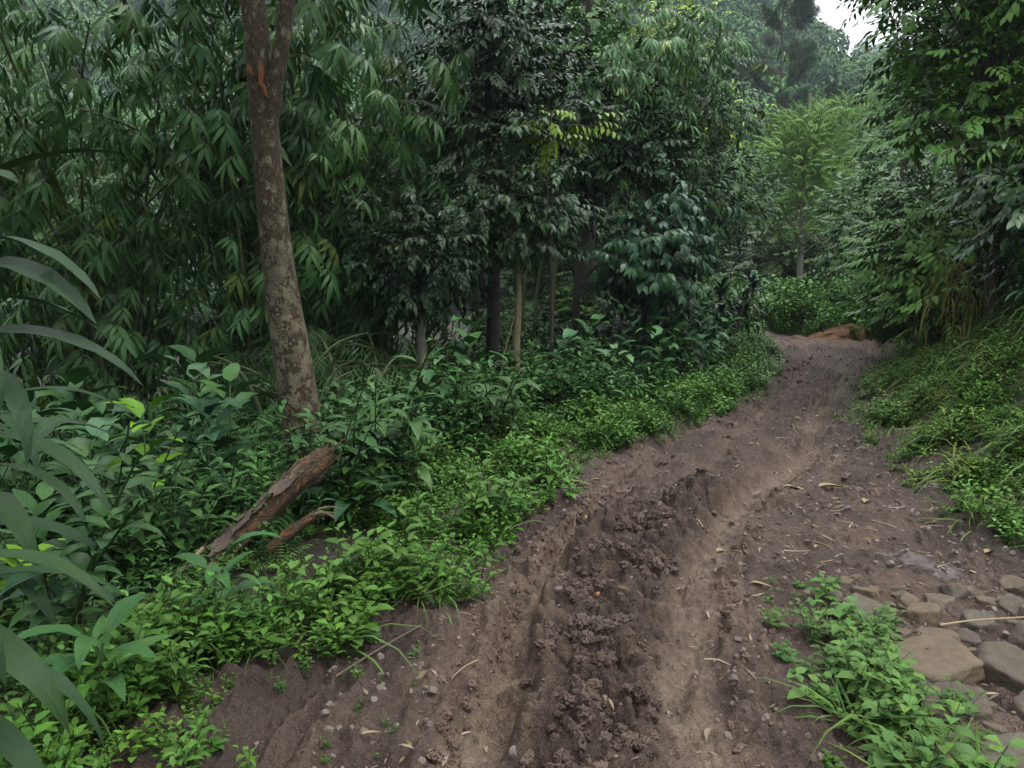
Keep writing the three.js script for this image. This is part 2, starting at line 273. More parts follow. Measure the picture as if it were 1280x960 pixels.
// long leaves hanging together from a bamboo twig
function bambooFan({ L, W, count, seed, len = 0.3 }) {
  const r = rng(seed), leaf = [0, 1, 2].map((i) => leafGeo({ L: L * (0.8 + 0.2 * i), W: W * (0.85 + 0.15 * i), n: 4, fold: 0.12 + 0.12 * i, droop: 0.35 + 0.3 * i, a: 0.6, b: 0.9, twist: 0.4 * (i - 1) })), ms = [];
  const tw = [V(0, 0, 0), V(0, 0.02, len * 0.5), V(0, -0.05, len)];
  for (let i = 0; i < count; i++) {
    const t = i / (count - 1), s = i % 2 ? 1 : -1, p = V(0, -0.05 * t * t, len * (0.3 + 0.7 * t));
    ms.push(basis(p, V(s * (0.95 - 0.75 * t) + (r() - 0.5) * 0.4, -0.3 - 0.75 * r(), 0.25 + 0.7 * t), V((r() - 0.5) * 0.8, 1, 0.5 + (r() - 0.5) * 0.5), 0.7 + 0.45 * r()));
  }
  return spray(leaf, ms, [tube(tw, [0.003, 0.0015], 3)], seed + 3, 0.22);
}
function needleTuft({ L, count, seed }) {
  const r = rng(seed), leaf = leafGeo({ L, W: L * 0.06, n: 3, fold: 0, droop: 0.3 }), ms = [];
  for (let i = 0; i < count; i++) { const a = r() * TAU, e = 0.2 + r() * 1.1; ms.push(basis(V(0, 0, (r() - 0.5) * L * 0.8), V(Math.cos(a) * Math.sin(e), Math.sin(a) * Math.sin(e), Math.cos(e)), UP, 0.7 + 0.5 * r())); }
  return spray(leaf, ms, [tube([V(0, 0, -L), V(0, 0, L * 0.5)], [L * 0.03, L * 0.015], 3)], seed + 4);
}
const leafMat = (r, g, b, { gloss = 0.45, rough = 0.42, bump = null, bumpScale = 0.002 } = {}) => { const m = new THREE.MeshPhysicalMaterial({ vertexColors: true, roughness: gloss < 0.2 ? 0.8 : rough - 0.04, specularIntensity: 0.08 + gloss * 0.62, side: THREE.DoubleSide }); m.color.setRGB(r * 1.02, g * 1.06, b * 0.84); if (bump) { m.bumpMap = bump; m.bumpScale = bumpScale; } return m; };
const variants = (r, g, b, o, k = 0.2) => [[1, 1, 1], [1 - k, 1 - k * 0.8, 1 - k * 0.6], [1 + k * 1.2, 1 + k * 0.8, 1], [1 - k * 0.2, 1 + k * 0.3, 1 + k * 0.6]].map((q) => leafMat(r * q[0], g * q[1], b * q[2], o));

// which sprays stand in the picture, nearest first
const PV = new THREE.Matrix4().multiplyMatrices(camera.projectionMatrix, camera.matrixWorldInverse);
function seen(p) { const q = p.clone().applyMatrix4(PV); return Math.abs(q.x) < 0.98 && Math.abs(q.y) < 0.98 && q.z < 1; }
function foliage(group, sp, items, mats, K, leafName = 'leaf') {   // the K leaves that show largest are parts of their own, the rest one mass
  const base = group.position, list = items.map((q) => { const p = V(0, 0, 0).setFromMatrixPosition(q.m).add(base); return { q, d: seen(p) ? p.distanceTo(camera.position) : 1e6 + p.lengthSq() }; }).sort((a, b) => a.d - b.d);
  const many = Math.min(list.length, Math.floor(K / sp.put.length)), r = rng(items.length + 3);
  for (let i = 0; i < many; i++) {
    if (list[i].d > 1e5) { break; }
    const mat = mats[Math.floor(r() * mats.length)];
    const tw = part('twig', sp.twigs[0], twigMat, group); list[i].q.m.decompose(tw.position, tw.quaternion, tw.scale);
    for (const l of sp.put) { const o = part(leafName, l.g, r() < 0.7 ? mat : mats[Math.floor(r() * mats.length)], tw); l.m.decompose(o.position, o.quaternion, o.scale); }
    list[i].used = true;
  }
  const rest = list.filter((q) => !q.used).map((q) => q.q);
  if (rest.length) instances('foliage', sp.geo, mats[0], rest, group);
}
const wood = (r, g, b, o = {}) => { const m = new THREE.MeshStandardMaterial({ roughness: 0.9, ...o }); m.color.setRGB(r, g, b); return m; };
const barkBump = tex(256, 512, (u, v) => [0.5 + 0.3 * loop(u, v, 3, 2) + 0.25 * loop(u, v * 0.4, 9, 6)]);
const barkTint = tex(256, 512, (u, v) => { const a = 0.75 + 0.2 * loop(u, v, 2, 4) + 0.15 * loop(u, v, 9, 8), l = sstep(0.35, 0.6, loop(u, v, 4, 14) + 0.3 * loop(u, v, 12, 3)); return [lerp(a, 1.0, l), lerp(a * 0.96, 1.0, l), lerp(a * 0.9, 0.93, l)]; });
const barkOpt = { map: rep(barkTint, 1.5, 0.7), bumpMap: rep(barkBump, 2, 0.8), bumpScale: 0.01 };
const twigMat = wood(0.07, 0.06, 0.035), darkBark = wood(0.05, 0.042, 0.034, barkOpt), greyBark = wood(0.2, 0.19, 0.165, barkOpt), paleBark = wood(0.34, 0.32, 0.27, barkOpt), brownBark = wood(0.11, 0.085, 0.06, barkOpt), tanBark = wood(0.17, 0.14, 0.09, barkOpt), saplingBark = wood(0.34, 0.29, 0.19, barkOpt);

// ---------------------------------------------------------------- trees
const ball = (r) => { let v; do { v = V(r() * 2 - 1, r() * 2 - 1, r() * 2 - 1); } while (v.lengthSq() > 1 || v.lengthSq() < 0.01); return v; };
function clump(r, c, R, n, items, { flat = 0.7, droop = 0.15, size = 1, tone = 0.2, hue = [1, 1, 1] } = {}) {
  for (let i = 0; i < n; i++) {
    const u = ball(r); u.normalize().multiplyScalar(Math.pow(r(), 0.4)); const p = V(c.x + u.x * R, c.y + u.y * R * flat, c.z + u.z * R);
    const d = V(u.x + (r() - 0.5) * 0.8, u.y * 0.6 - droop + (r() - 0.5) * 0.5, u.z + (r() - 0.5) * 0.8), k = 1 + tone * (r() * 2 - 1);
    items.push({ m: basis(p, d, V((r() - 0.5) * 0.7, 1, (r() - 0.5) * 0.7), size * (0.75 + 0.5 * r())), c: [k * hue[0] * (1 + 0.15 * (r() - 0.5)), k * hue[1], k * hue[2] * (1 + 0.2 * (r() - 0.5))] });
  }
}
function tree(o) {
  const r = rng(o.seed), y0 = H(o.x, o.z) - 0.05, g = thing(o.name, o.label, o.category ?? 'tree', [o.x, y0, o.z], o.group), pts = o.trunk.map((p) => V(...p));
  const tr = part('trunk', tube(pts, o.r, o.sides ?? 9, 0.1), o.bark, g); if (o.trunkLabel) tr.userData.label = o.trunkLabel;
  const path = new THREE.CatmullRomCurve3(pts), items = [], top = pts[pts.length - 1].y;
  for (const cr of o.crown) for (let i = 0; i < cr.clumps; i++) {
    const u = ball(r); u.normalize().multiplyScalar(0.35 + 0.65 * r());
    const c = V(cr.c[0] + u.x * cr.R[0], cr.c[1] + u.y * cr.R[1], cr.c[2] + u.z * cr.R[2]);
    const from = path.getPoint(clamp((c.y - 0.25 - 0.45 * Math.hypot(c.x - cr.c[0], c.z - cr.c[2])) / top, 0.25, 0.97)), m = from.clone().lerp(c, 0.5); m.y += 0.12 * from.distanceTo(c);
    const lr = (o.limb ?? 0.3) * lerp(o.r[0], o.r[1], clamp(from.y / top)); part('limb', tube([from, m, c], [lr, lr * 0.25], 5), o.bark, g);
    clump(r, c, o.clumpR * (0.7 + 0.6 * r()), cr.per, items, { ...o.leafing, hue: cr.hue ?? [1, 1, 1] });
  }
  foliage(g, o.spray, items, o.mats, o.K ?? 0, o.leafName);
  return g;
}
const S = {
  oval: broadSpray({ L: 0.13, W: 0.055, count: 9, len: 0.36, seed: 21 }),
  small: broadSpray({ L: 0.085, W: 0.036, count: 12, len: 0.34, seed: 31, n: 3 }),
  glossy: broadSpray({ L: 0.19, W: 0.08, count: 8, len: 0.36, seed: 41, droop: 0.9, hang: 0.35, fold: 0.18 }),
  large: broadSpray({ L: 0.24, W: 0.11, count: 7, len: 0.4, seed: 51, droop: 0.8, hang: 0.3 }),
  pin: pinnateSpray({ L: 0.13, W: 0.045, pairs: 8, len: 0.55, seed: 61 }),
  feather: pinnateSpray({ L: 0.1, W: 0.028, pairs: 8, len: 0.46, seed: 71, bend: 0.3 }),
  pinBroad: pinnateSpray({ L: 0.12, W: 0.055, pairs: 5, len: 0.36, seed: 73, bend: 0.5 }),
  fan: bambooFan({ L: 0.27, W: 0.049, count: 7, seed: 81 }),
  fan2: bambooFan({ L: 0.22, W: 0.04, count: 8, seed: 86, len: 0.36 }),
  fine: bambooFan({ L: 0.15, W: 0.017, count: 8, seed: 91, len: 0.25 }),
  pine: needleTuft({ L: 0.34, count: 40, seed: 95 }),
};
const M = {
  bamboo: variants(0.056, 0.125, 0.046, { gloss: 0.6, rough: 0.36 }, 0.3),
  fine: variants(0.06, 0.115, 0.05, { gloss: 0.3 }),
  dark: variants(0.026, 0.05, 0.026, { gloss: 0.6, rough: 0.35 }),
  mid: variants(0.042, 0.092, 0.03, { gloss: 0.5 }),
  light: variants(0.075, 0.16, 0.034, { gloss: 0.4 }),
  bright: variants(0.085, 0.19, 0.04, { gloss: 0.35 }),
  glossy: variants(0.03, 0.072, 0.04, { gloss: 0.75, rough: 0.33 }),
  yellow: variants(0.13, 0.2, 0.022, { gloss: 0.3 }),
  feather: variants(0.11, 0.19, 0.05, { gloss: 0.2 }),
  pine: variants(0.055, 0.095, 0.05, { gloss: 0.2 }),
};

// the leaning tree beside the road, its bark blotched with lichen
const barkSkin = (() => {
  const w = 512, h = 2048, cells = (u, v, s) => { let b = 9; const gx = u * s, gy = v * s * 3.6, ix = Math.floor(gx), iy = Math.floor(gy); for (let a = -1; a <= 1; a++) for (let c = -1; c <= 1; c++) { const i = ((ix + a) % s + s) % s, j = iy + c; b = Math.min(b, Math.hypot(gx - ix - a - hash2(i, j, 3), gy - j - hash2(i, j, 4)) / (0.35 + 0.75 * hash2(i, j, 5))); } return b; };
  return (kind) => tex(w, h, (u, v) => {
    const y = v * 4.2, edge = 0.22 * loop(u, v * 4, 5, 1) + 0.12 * loop(u, v * 4, 14, 5);
    const many = lerp(0.57, 0.26, sstep(1.9, 2.5, y)) * (y < 0.45 ? 0.8 : 1) + 0.22 * loop(u, v * 4, 1.2, 9);
    const big = 1 - sstep(many - 0.05, many + 0.05, cells(u, v, 9) + edge), sml = 1 - sstep(many - 0.2, many - 0.1, cells(u, v, 22) + edge), l = clamp(Math.max(big, sml));
    if (kind === 'bump') return [0.4 + 0.28 * l + 0.12 * loop(u, v * 4, 8, 3) + 0.1 * loop(u, v * 14, 6, 2)];
    const k = 0.9 + 0.25 * loop(u, v * 4, 3, 7) + 0.2 * loop(u, v * 4, 16, 2), moss = sstep(0.1, 0.6, loop(u, v * 4, 1.6, 21));
    const base = [lerp(0.265, 0.24, moss) * k, lerp(0.21, 0.22, moss) * k, lerp(0.14, 0.12, moss) * k], q = 0.82 + 0.18 * loop(u, v * 4, 12, 4), tone = hash2(Math.floor(u * 18), Math.floor(v * 65), 2);
    return base.map((b, i) => lerp(b, [0.54, 0.5, 0.41][i] * q * (0.75 + 0.35 * tone), l * 0.9));
  }, kind !== 'bump');
})();
{
  const g = thing('roadside_tree', 'leaning tree with lichen blotched brown trunk forking high beside the track', 'tree', [-1.7, H(-1.7, -6.2) - 0.08, -6.2]);
  const pts = [V(0.02, 0, 0), V(0, 0.35, 0), V(-0.03, 0.8, 0), V(-0.1, 1.4, 0), V(-0.16, 1.95, 0), V(-0.21, 2.8, 0), V(-0.25, 3.7, 0), V(-0.34, 5.2, 0.1), V(-0.3, 7.5, 0.1)];
  const R = curve([[0, 0.26], [0.035, 0.19], [0.1, 0.16], [0.3, 0.152], [0.42, 0.136], [0.5, 0.122], [1, 0.07]]);
  const tg = tube(pts, R, 28, 0.035); { const p = tg.attributes.position, u = tg.attributes.uv; for (let i = 0; i < p.count; i++) u.setXY(i, (i % 29) / 28, p.getY(i) / 4.2); }
  const skin = new THREE.MeshStandardMaterial({ map: barkSkin('colour'), bumpMap: barkSkin('bump'), bumpScale: 0.012, roughness: 0.85 });
  const trunk = part('trunk', tg, skin, g); trunk.userData.label = 'brown trunk with pale lichen blotches';
  const lg = tube([V(-0.2, 2.95, 0.02), V(-0.13, 3.25, 0.04), V(-0.03, 3.65, 0.07), V(0.08, 4.3, 0.1), V(0.4, 6.2, 0.3)], [0.075, 0.045], 18, 0.04); { const p = lg.attributes.position, u = lg.attributes.uv; for (let i = 0; i < p.count; i++) u.setXY(i, ((i % 19) / 18) * 0.6, p.getY(i) / 4.2); }
  part('limb', lg, skin, g);
  // two fresh orange wounds below the fork
  const scarMat = wood(0.3, 0.1, 0.035, { map: rep(soilTint, 8), bumpMap: rep(soilBump, 6), bumpScale: 0.01 });
  for (const [an, y, w, h, lean] of [[0.02, 3.4, 0.026, 0.045, -0.3], [0.62, 3.36, 0.024, 0.09, 0.1], [0.74, 3.26, 0.016, 0.07, -0.3]]) {
    const P = [], I = [], r = rng(y * 100), cx = -0.235, rad = 0.131, n = 14; P.push(0, 0, 0);
    for (let k = 0; k <= n; k++) { const t = (k / n) * TAU, q = 0.6 + 0.5 * r(); P.push(Math.cos(t) * w * q, Math.sin(t) * h * q, 0); if (k < n) I.push(0, k + 1, k + 2); }
    for (let k = 0; k < P.length / 3; k++) { const a = an + (P[k * 3] + P[k * 3 + 1] * lean) / rad - 0.3, yy = y + P[k * 3 + 1], e = k === 0 ? 0.012 : 0.004; P[k * 3] = cx + Math.sin(a) * (rad + e) - (yy - 3.36) * 0.04; P[k * 3 + 1] = yy; P[k * 3 + 2] = Math.cos(a) * (rad + e); }
    const sg = new THREE.BufferGeometry(); sg.setAttribute('position', new THREE.Float32BufferAttribute(P, 3)); sg.setAttribute('uv', new THREE.Float32BufferAttribute(P.map((v) => v).filter((_, i) => i % 3 < 2), 2)); sg.setIndex(I); sg.computeVertexNormals();
    part('bark_wound', sg, scarMat, trunk).userData.label = 'fresh orange wound in the bark';
  }
  const items = [], r = rng(77);                              // the crown stands above the picture and shades the left bank
  for (let i = 0; i < 16; i++) { const u = ball(r), c = V(-0.2 + u.x * 2.4, 7.2 + u.y * 1.6, 0.2 + u.z * 2.4); part('limb', tube([V(-0.33, 5 + r() * 1.8, 0.1), V(c.x * 0.5, c.y - 0.1, c.z * 0.5), c], [0.04, 0.012], 5), darkBark, g); clump(r, c, 0.9, 34, items); }
  foliage(g, S.large, items, M.mid, 0);
}

for (const [i, x, z, h, R, label] of [[0, -2.9, -1.0, 7.4, 1.7, 'forest edge tree spreading over the tall grass-like plant'], [1, -5.6, -4.4, 7.2, 1.9, 'forest edge tree left of the bamboo thicket']])
  tree({ name: 'forest_tree', label, group: 'forest edge on the left side', seed: 310 + i, x, z, trunk: [[0, 0, 0], [0.05, h * 0.3, 0], [0, h * 0.6, 0], [0.1, h * 0.85, 0]], r: [0.13, 0.05], bark: darkBark, clumpR: 0.8, spray: S.large, mats: M.mid, K: 0, crown: [{ c: [0.9 - 0.6 * i, h * 0.72, -0.7 + 0.7 * i], R: [R, h * 0.14 + 0.1 * i, R], clumps: 26, per: 26 }] });

// bamboo
const culmMat = wood(0.075, 0.105, 0.04, { roughness: 0.6 });
function bamboo({ x, z, label, seed, culms, K, sp = S.fan, mats = M.bamboo, reach = 2, height = 6, toward = 0, spreadAz = 6.3, low = 0.2, dens = 1, size = 1, hue = [1, 1, 1], baseR = 0.5, group = 'bamboo clumps beside the track' }) {
  const r = rng(seed), g = thing('bamboo_clump', label, 'bamboo', [x, H(x, z) - 0.05, z], group), items = [], bits = [];
  for (let k = 0; k < culms; k++) {
    const az = toward + (r() - 0.5) * spreadAz, d = dirOf(az, 0), h = height * (0.7 + 0.4 * r()), re = reach * (0.5 + 0.8 * r()), b = V((r() - 0.5) * baseR * 2, 0, (r() - 0.5) * baseR * 2);
    const at = (t) => V(b.x + d.x * re * Math.pow(t, 2.2), h * (t - 0.3 * Math.pow(t, 3.2)), b.z + d.z * re * Math.pow(t, 2.2));
    part('culm', tube([0, 0.2, 0.4, 0.6, 0.8, 1].map(at), [0.028 + 0.012 * r(), 0.006], 6), culmMat, g);
    const nodes = Math.round(h * 3.8);
    for (let i = 0; i < nodes; i++) {
      const t = low + (1 - low) * ((i + r()) / nodes), p = at(t), ba = az + (r() - 0.5) * 5, bl = (0.45 + 0.75 * r()) * (1.1 - 0.4 * t), bd = dirOf(ba, 0.35 - 0.5 * r());
      const q = (s) => p.clone().addScaledVector(bd, bl * s).add(V(0, -0.4 * bl * s * s, 0));
      bits.push(tube([p, q(0.5), q(1)], [0.006, 0.002], 3));
      const fans = Math.max(1, Math.round((1.6 + r() * 2.2) * dens));
      for (let f = 0; f < fans; f++) {
        const s = 0.35 + 0.65 * ((f + r()) / fans), fd = bd.clone().add(V((r() - 0.5) * 1.6, -0.3 - 0.5 * r(), (r() - 0.5) * 1.6)), kk = 0.8 + 0.4 * r();
        items.push({ m: basis(q(s), fd, V((r() - 0.5) * 0.5, 1, (r() - 0.5) * 0.5), size * (0.7 + 0.5 * r())), c: r() < 0.04 ? [2.2, 1.4, 0.8] : [kk * hue[0] * (0.92 + 0.2 * r()), kk * hue[1], kk * hue[2] * (0.9 + 0.2 * r())] });
      }
    }
  }
  part('side_branches', mergeGeometries(bits), culmMat, g, 'stuff');
  foliage(g, sp, items, mats, K);
  return g;
}
const D2 = Math.PI;                                           // azimuth pi faces the camera's side
bamboo({ x: -5.0, z: -9.2, seed: 201, culms: 15, K: 300, reach: 2.8, height: 8.0, toward: D2 * 0.85, spreadAz: 4.5, low: 0.12, label: 'big bamboo clump with drooping dark leaves behind the maize-like plant' });
bamboo({ x: -2.9, z: -9.6, seed: 202, culms: 14, K: 300, reach: 2.3, height: 7.8, toward: D2 * 0.9, spreadAz: 4.5, low: 0.1, label: 'bamboo clump hanging its leaf fans behind the leaning lichen trunk' });
bamboo({ x: -2.1, z: -10.8, seed: 203, culms: 11, K: 240, reach: 1.5, height: 7.6, toward: D2 * 0.7, spreadAz: 4, low: 0.22, label: 'bamboo clump between the leaning trunk and the slender sapling' });
bamboo({ x: -6.6, z: -12, seed: 204, culms: 12, K: 60, reach: 3, height: 9.4, toward: D2, low: 0.2, label: 'bamboo clump deep in the shade at the back of the thicket' });
bamboo({ x: 0.6, z: -12.6, seed: 205, culms: 5, K: 240, sp: S.fan2, reach: 2.4, height: 7.8, toward: D2 * 0.62, spreadAz: 1.0, low: 0.62, label: 'bamboo arching out over the dark round trees toward the track' });
bamboo({ x: -2.0, z: -8.2, seed: 206, culms: 15, K: 160, sp: S.fine, mats: M.fine, reach: 0.7, height: 1.8, spreadAz: 6.3, low: 0.15, dens: 1.7, baseR: 0.7, label: 'low thicket of fine leaved bamboo right of the leaning trunk', group: 'fine leaved bamboo' });
bamboo({ x: -0.7, z: -9.0, seed: 207, culms: 12, K: 80, sp: S.fine, mats: M.fine, reach: 0.8, height: 0.95, low: 0.15, dens: 1.6, baseR: 0.5, label: 'straggly fine leaved bamboo with dry yellowish tips near the sapling', group: 'fine leaved bamboo', hue: [1.5, 1.15, 0.9] });

// trees left of the track
tree({ name: 'sapling', label: 'slender sapling with pale stem and tiers of small dark leaves on the verge', seed: 301, x: 0.08, z: -9.6, trunk: [[0, 0, 0], [-0.03, 0.8, 0], [0, 1.7, 0.02], [-0.08, 2.7, 0], [-0.05, 3.45, 0]], r: [0.062, 0.02], bark: saplingBark, clumpR: 0.36, spray: S.small, mats: M.dark, K: 300, leafing: { droop: 0.2, size: 1.0, flat: 0.45 }, crown: [{ c: [0, 2.85, 0], R: [0.75, 0.8, 0.7], clumps: 26, per: 15, hue: [1.25, 1.35, 1.15] }] });
tree({ name: 'young_tree', label: 'thin young tree crowned by bright yellow green feather leaves', seed: 302, x: 0.45, z: -9.1, trunk: [[0, 0, 0], [0.02, 1.5, 0], [-0.05, 3, 0], [0, 3.6, 0]], r: [0.03, 0.012], bark: darkBark, clumpR: 0.2, spray: S.pinBroad, mats: M.yellow, K: 250, leafName: 'leaflet', leafing: { droop: 0.25, size: 0.85, flat: 0.5 }, crown: [{ c: [0.0, 3.5, -0.1], R: [0.4, 0.26, 0.3], clumps: 6, per: 4, hue: [1, 1, 1] }] });
tree({ name: 'forest_tree', label: 'tall dark tree with dense small leaves rising behind the sapling', seed: 303, x: -0.3, z: -10.6, trunk: [[0, 0, 0], [0.05, 2, 0], [0, 4, 0], [0.05, 6.5, 0]], r: [0.1, 0.05], bark: darkBark, clumpR: 0.6, spray: S.oval, mats: M.dark, K: 220, crown: [{ c: [0, 4.4, 0], R: [0.8, 1.7, 0.8], clumps: 22, per: 24, hue: [1.25, 1.35, 1.15] }] });
tree({ name: 'forest_tree', label: 'dark leaved tree on a bare pale grey trunk in the thicket', seed: 304, x: -1.12, z: -9.5, trunk: [[0, 0, 0], [0.02, 0.9, 0], [-0.05, 1.7, 0], [0, 2.4, 0]], r: [0.085, 0.03], bark: paleBark, clumpR: 0.5, spray: S.small, mats: M.dark, K: 120, crown: [{ c: [0.3, 2.35, 0.2], R: [0.9, 0.6, 0.7], clumps: 18, per: 24 }] });
tree({ name: 'forest_tree', label: 'dark trunked tree with deep green crown behind the glossy shrub', seed: 305, x: 1.05, z: -12.4, trunk: [[0, 0, 0], [-0.03, 1, 0], [0.04, 2.4, 0], [0.1, 5, 0]], r: [0.085, 0.04], bark: darkBark, clumpR: 0.55, spray: S.oval, mats: M.dark, K: 160, crown: [{ c: [0.1, 3.9, 0], R: [0.9, 1.3, 0.9], clumps: 22, per: 26, hue: [1.2, 1.3, 1.1] }] });
tree({ name: 'glossy_shrub', label: 'glossy dark shrub tree with big drooping leaves at the verge', category: 'shrub', seed: 306, x: 1.95, z: -11.2, trunk: [[0, 0, 0], [-0.05, 0.8, 0], [0.02, 1.6, 0], [0, 2.6, 0]], r: [0.06, 0.025], bark: darkBark, clumpR: 0.4, spray: S.glossy, mats: M.glossy, K: 300, leafing: { droop: 0.25 }, crown: [{ c: [0.05, 2.1, 0.1], R: [0.75, 0.75, 0.7], clumps: 22, per: 12 }] });
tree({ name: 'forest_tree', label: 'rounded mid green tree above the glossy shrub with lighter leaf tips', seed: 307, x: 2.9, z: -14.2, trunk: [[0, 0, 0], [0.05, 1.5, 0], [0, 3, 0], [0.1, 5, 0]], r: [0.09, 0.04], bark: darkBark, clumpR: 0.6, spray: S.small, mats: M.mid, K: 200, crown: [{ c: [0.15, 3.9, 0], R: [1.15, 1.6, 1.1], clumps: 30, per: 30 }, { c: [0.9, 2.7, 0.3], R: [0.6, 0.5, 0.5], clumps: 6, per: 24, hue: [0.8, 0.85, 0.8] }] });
tree({ name: 'forest_tree', label: 'bright leafy treetop showing over the dark trees beneath the arching bamboo', seed: 308, x: 1.6, z: -17, trunk: [[0, 0, 0], [0.1, 3, 0], [0, 6, 0], [0, 8, 0]], r: [0.14, 0.06], bark: darkBark, clumpR: 0.8, spray: S.oval, mats: M.light, K: 80, crown: [{ c: [0, 6.3, 0], R: [2.1, 1.9, 1.8], clumps: 30, per: 28 }] });
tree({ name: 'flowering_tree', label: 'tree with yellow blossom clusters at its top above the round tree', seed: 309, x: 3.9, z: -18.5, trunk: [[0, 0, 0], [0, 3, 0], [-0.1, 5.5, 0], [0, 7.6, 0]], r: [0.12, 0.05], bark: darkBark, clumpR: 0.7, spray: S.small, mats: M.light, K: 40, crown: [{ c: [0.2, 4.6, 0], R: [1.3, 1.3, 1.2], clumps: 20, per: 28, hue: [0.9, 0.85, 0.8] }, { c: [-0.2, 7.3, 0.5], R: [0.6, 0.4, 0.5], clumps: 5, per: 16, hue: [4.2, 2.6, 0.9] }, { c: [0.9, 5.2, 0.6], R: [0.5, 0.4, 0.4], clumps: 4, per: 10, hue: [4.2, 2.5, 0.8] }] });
for (const [i, x, z, h, R, label] of [[0, -3.6, -15, 6.0, 2.2, 'broad dark forest tree behind the bamboo thicket'], [1, -8.5, -16, 6, 2.4, 'tall forest tree at the far back of the bamboo'], [2, -0.8, -16.5, 8, 1.9, 'dim forest tree filling the gap behind the sapling'], [3, 0.6, -20, 6, 2.0, 'low hazy tree seen between the thin trunks'], [4, 4.2, -24, 6.5, 2.2, 'hazy tree past the dragon plant where the track bends']])
  tree({ name: 'forest_tree', label, group: 'forest behind the front row', seed: 320 + i, x, z, trunk: [[0, 0, 0], [0.1, h * 0.3, 0], [0, h * 0.6, 0], [0.1, h * 0.85, 0]], r: [0.15, 0.06], bark: darkBark, clumpR: 0.95, spray: S.oval, mats: i > 2 ? M.mid : M.dark, K: 0, leafing: { size: 1.25 }, crown: [{ c: [0, h * 0.6, 0], R: [R, h * 0.36, R * 0.9], clumps: 34, per: 28, hue: i > 2 ? [1, 1, 1] : [1.3, 1.3, 1.2] }] });

// where the track bends: the slender feathery tree, pines in the mist
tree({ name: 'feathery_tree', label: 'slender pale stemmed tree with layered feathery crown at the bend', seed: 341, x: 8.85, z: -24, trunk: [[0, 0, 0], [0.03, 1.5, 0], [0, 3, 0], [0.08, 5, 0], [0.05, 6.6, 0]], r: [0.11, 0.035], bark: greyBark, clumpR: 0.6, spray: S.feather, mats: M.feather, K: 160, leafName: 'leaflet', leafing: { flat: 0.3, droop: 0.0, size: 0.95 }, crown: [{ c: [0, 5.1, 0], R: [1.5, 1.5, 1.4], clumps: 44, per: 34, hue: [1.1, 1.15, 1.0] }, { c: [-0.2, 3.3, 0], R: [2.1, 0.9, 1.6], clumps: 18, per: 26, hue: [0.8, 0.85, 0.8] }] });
tree({ name: 'feathery_tree', label: 'smaller feathery tree leaning right behind the slender pale stem', seed: 342, x: 11.4, z: -28, trunk: [[0, 0, 0], [0.1, 2, 0], [0.4, 4, 0], [0.2, 6.3, 0]], r: [0.09, 0.03], bark: darkBark, clumpR: 0.6, spray: S.feather, mats: M.feather, K: 60, leafName: 'leaflet', leafing: { flat: 0.35, droop: 0.2, size: 0.95 }, crown: [{ c: [0.1, 5.4, 0], R: [1.1, 1.2, 1.1], clumps: 14, per: 24, hue: [0.85, 0.9, 0.9] }] });
function pine(x, z, h, R, seed, label) {
  const r = rng(seed), g = thing('pine_tree', label, 'pine tree', [x, H(x, z) - 0.1, z], 'pines standing in the mist'), items = [];
  part('trunk', tube([V(0, 0, 0), V(0.1, h * 0.5, 0), V(0, h, 0)], [0.22, 0.05], 8, 0.08), darkBark, g);
  for (let i = 0; i < 34; i++) {
    const t = 0.42 + 0.58 * ((i + r()) / 34), az = r() * TAU, len = R * (0.35 + 0.75 * Math.sin(Math.PI * clamp((1 - t) * 1.5 + 0.08))) * (0.6 + 0.5 * r()), b = V(0.05, h * t, 0), e = b.clone().add(V(Math.cos(az) * len, len * 0.35, Math.sin(az) * len));
    part('limb', tube([b, b.clone().lerp(e, 0.5).add(V(0, -0.1, 0)), e], [0.05, 0.015], 4), darkBark, g);
    for (let k = 0; k < 28; k++) { const s = 0.35 + 0.65 * r(), p = b.clone().lerp(e, s).add(ball(r).multiplyScalar(0.4)); items.push({ m: basis(p, V(Math.cos(az) + (r() - 0.5), 0.6 + r() * 0.6, Math.sin(az) + (r() - 0.5)), UP, 1.3 + 0.7 * r()), c: [1, 1, 1].map((v) => v * (0.75 + 0.5 * r())) }); }
  }
  foliage(g, S.pine, items, M.pine, 0, 'needle');
}
pine(20.6, -62, 24, 3.2, 351, 'tall pine rising above the feathery tree in the mist');
pine(24.5, -62, 15, 2.2, 352, 'shorter misty pine right of the tall pine');
pine(22.5, -54, 12.5, 2.0, 353, 'faint pine near the overhanging bank tree');
pine(9.8, -46, 12, 2.4, 354, 'misty pine left of the feathery crown');
for (const [i, x, z, h, R, label] of [[0, 8.0, -36, 8, 2.6, 'pale misty broadleaf tree left of the feathery tree'], [1, 12.5, -37, 6.5, 2.6, 'misty tree directly behind the feathery tree'], [2, 17.5, -34, 7, 2.6, 'hazy tree behind the right bank shrubs'], [3, 10, -28.5, 3.6, 1.8, 'low dim tree at the foot of the feathery tree'], [4, 5.2, -31, 6, 2.2, 'bluish hazy tree beyond the dragon plant'], [5, 6.4, -44, 12, 3.2, 'large pale tree on the hazy slope beyond the bend']])
  tree({ name: 'misty_tree', label, group: 'trees in the mist beyond the bend', seed: 360 + i, x, z, trunk: [[0, 0, 0], [0.1, h * 0.3, 0], [0, h * 0.6, 0], [0.1, h * 0.85, 0]], r: [0.14, 0.05], bark: darkBark, clumpR: 0.9, spray: S.oval, mats: M.mid, K: 0, leafing: { size: 1.5, flat: 0.6 }, crown: [{ c: [0, h * 0.58, 0], R: [R, h * 0.38, R], clumps: 26, per: 26, hue: i === 3 ? [1, 0.75, 0.7] : [1.1, 1.05, 1.1] }] });

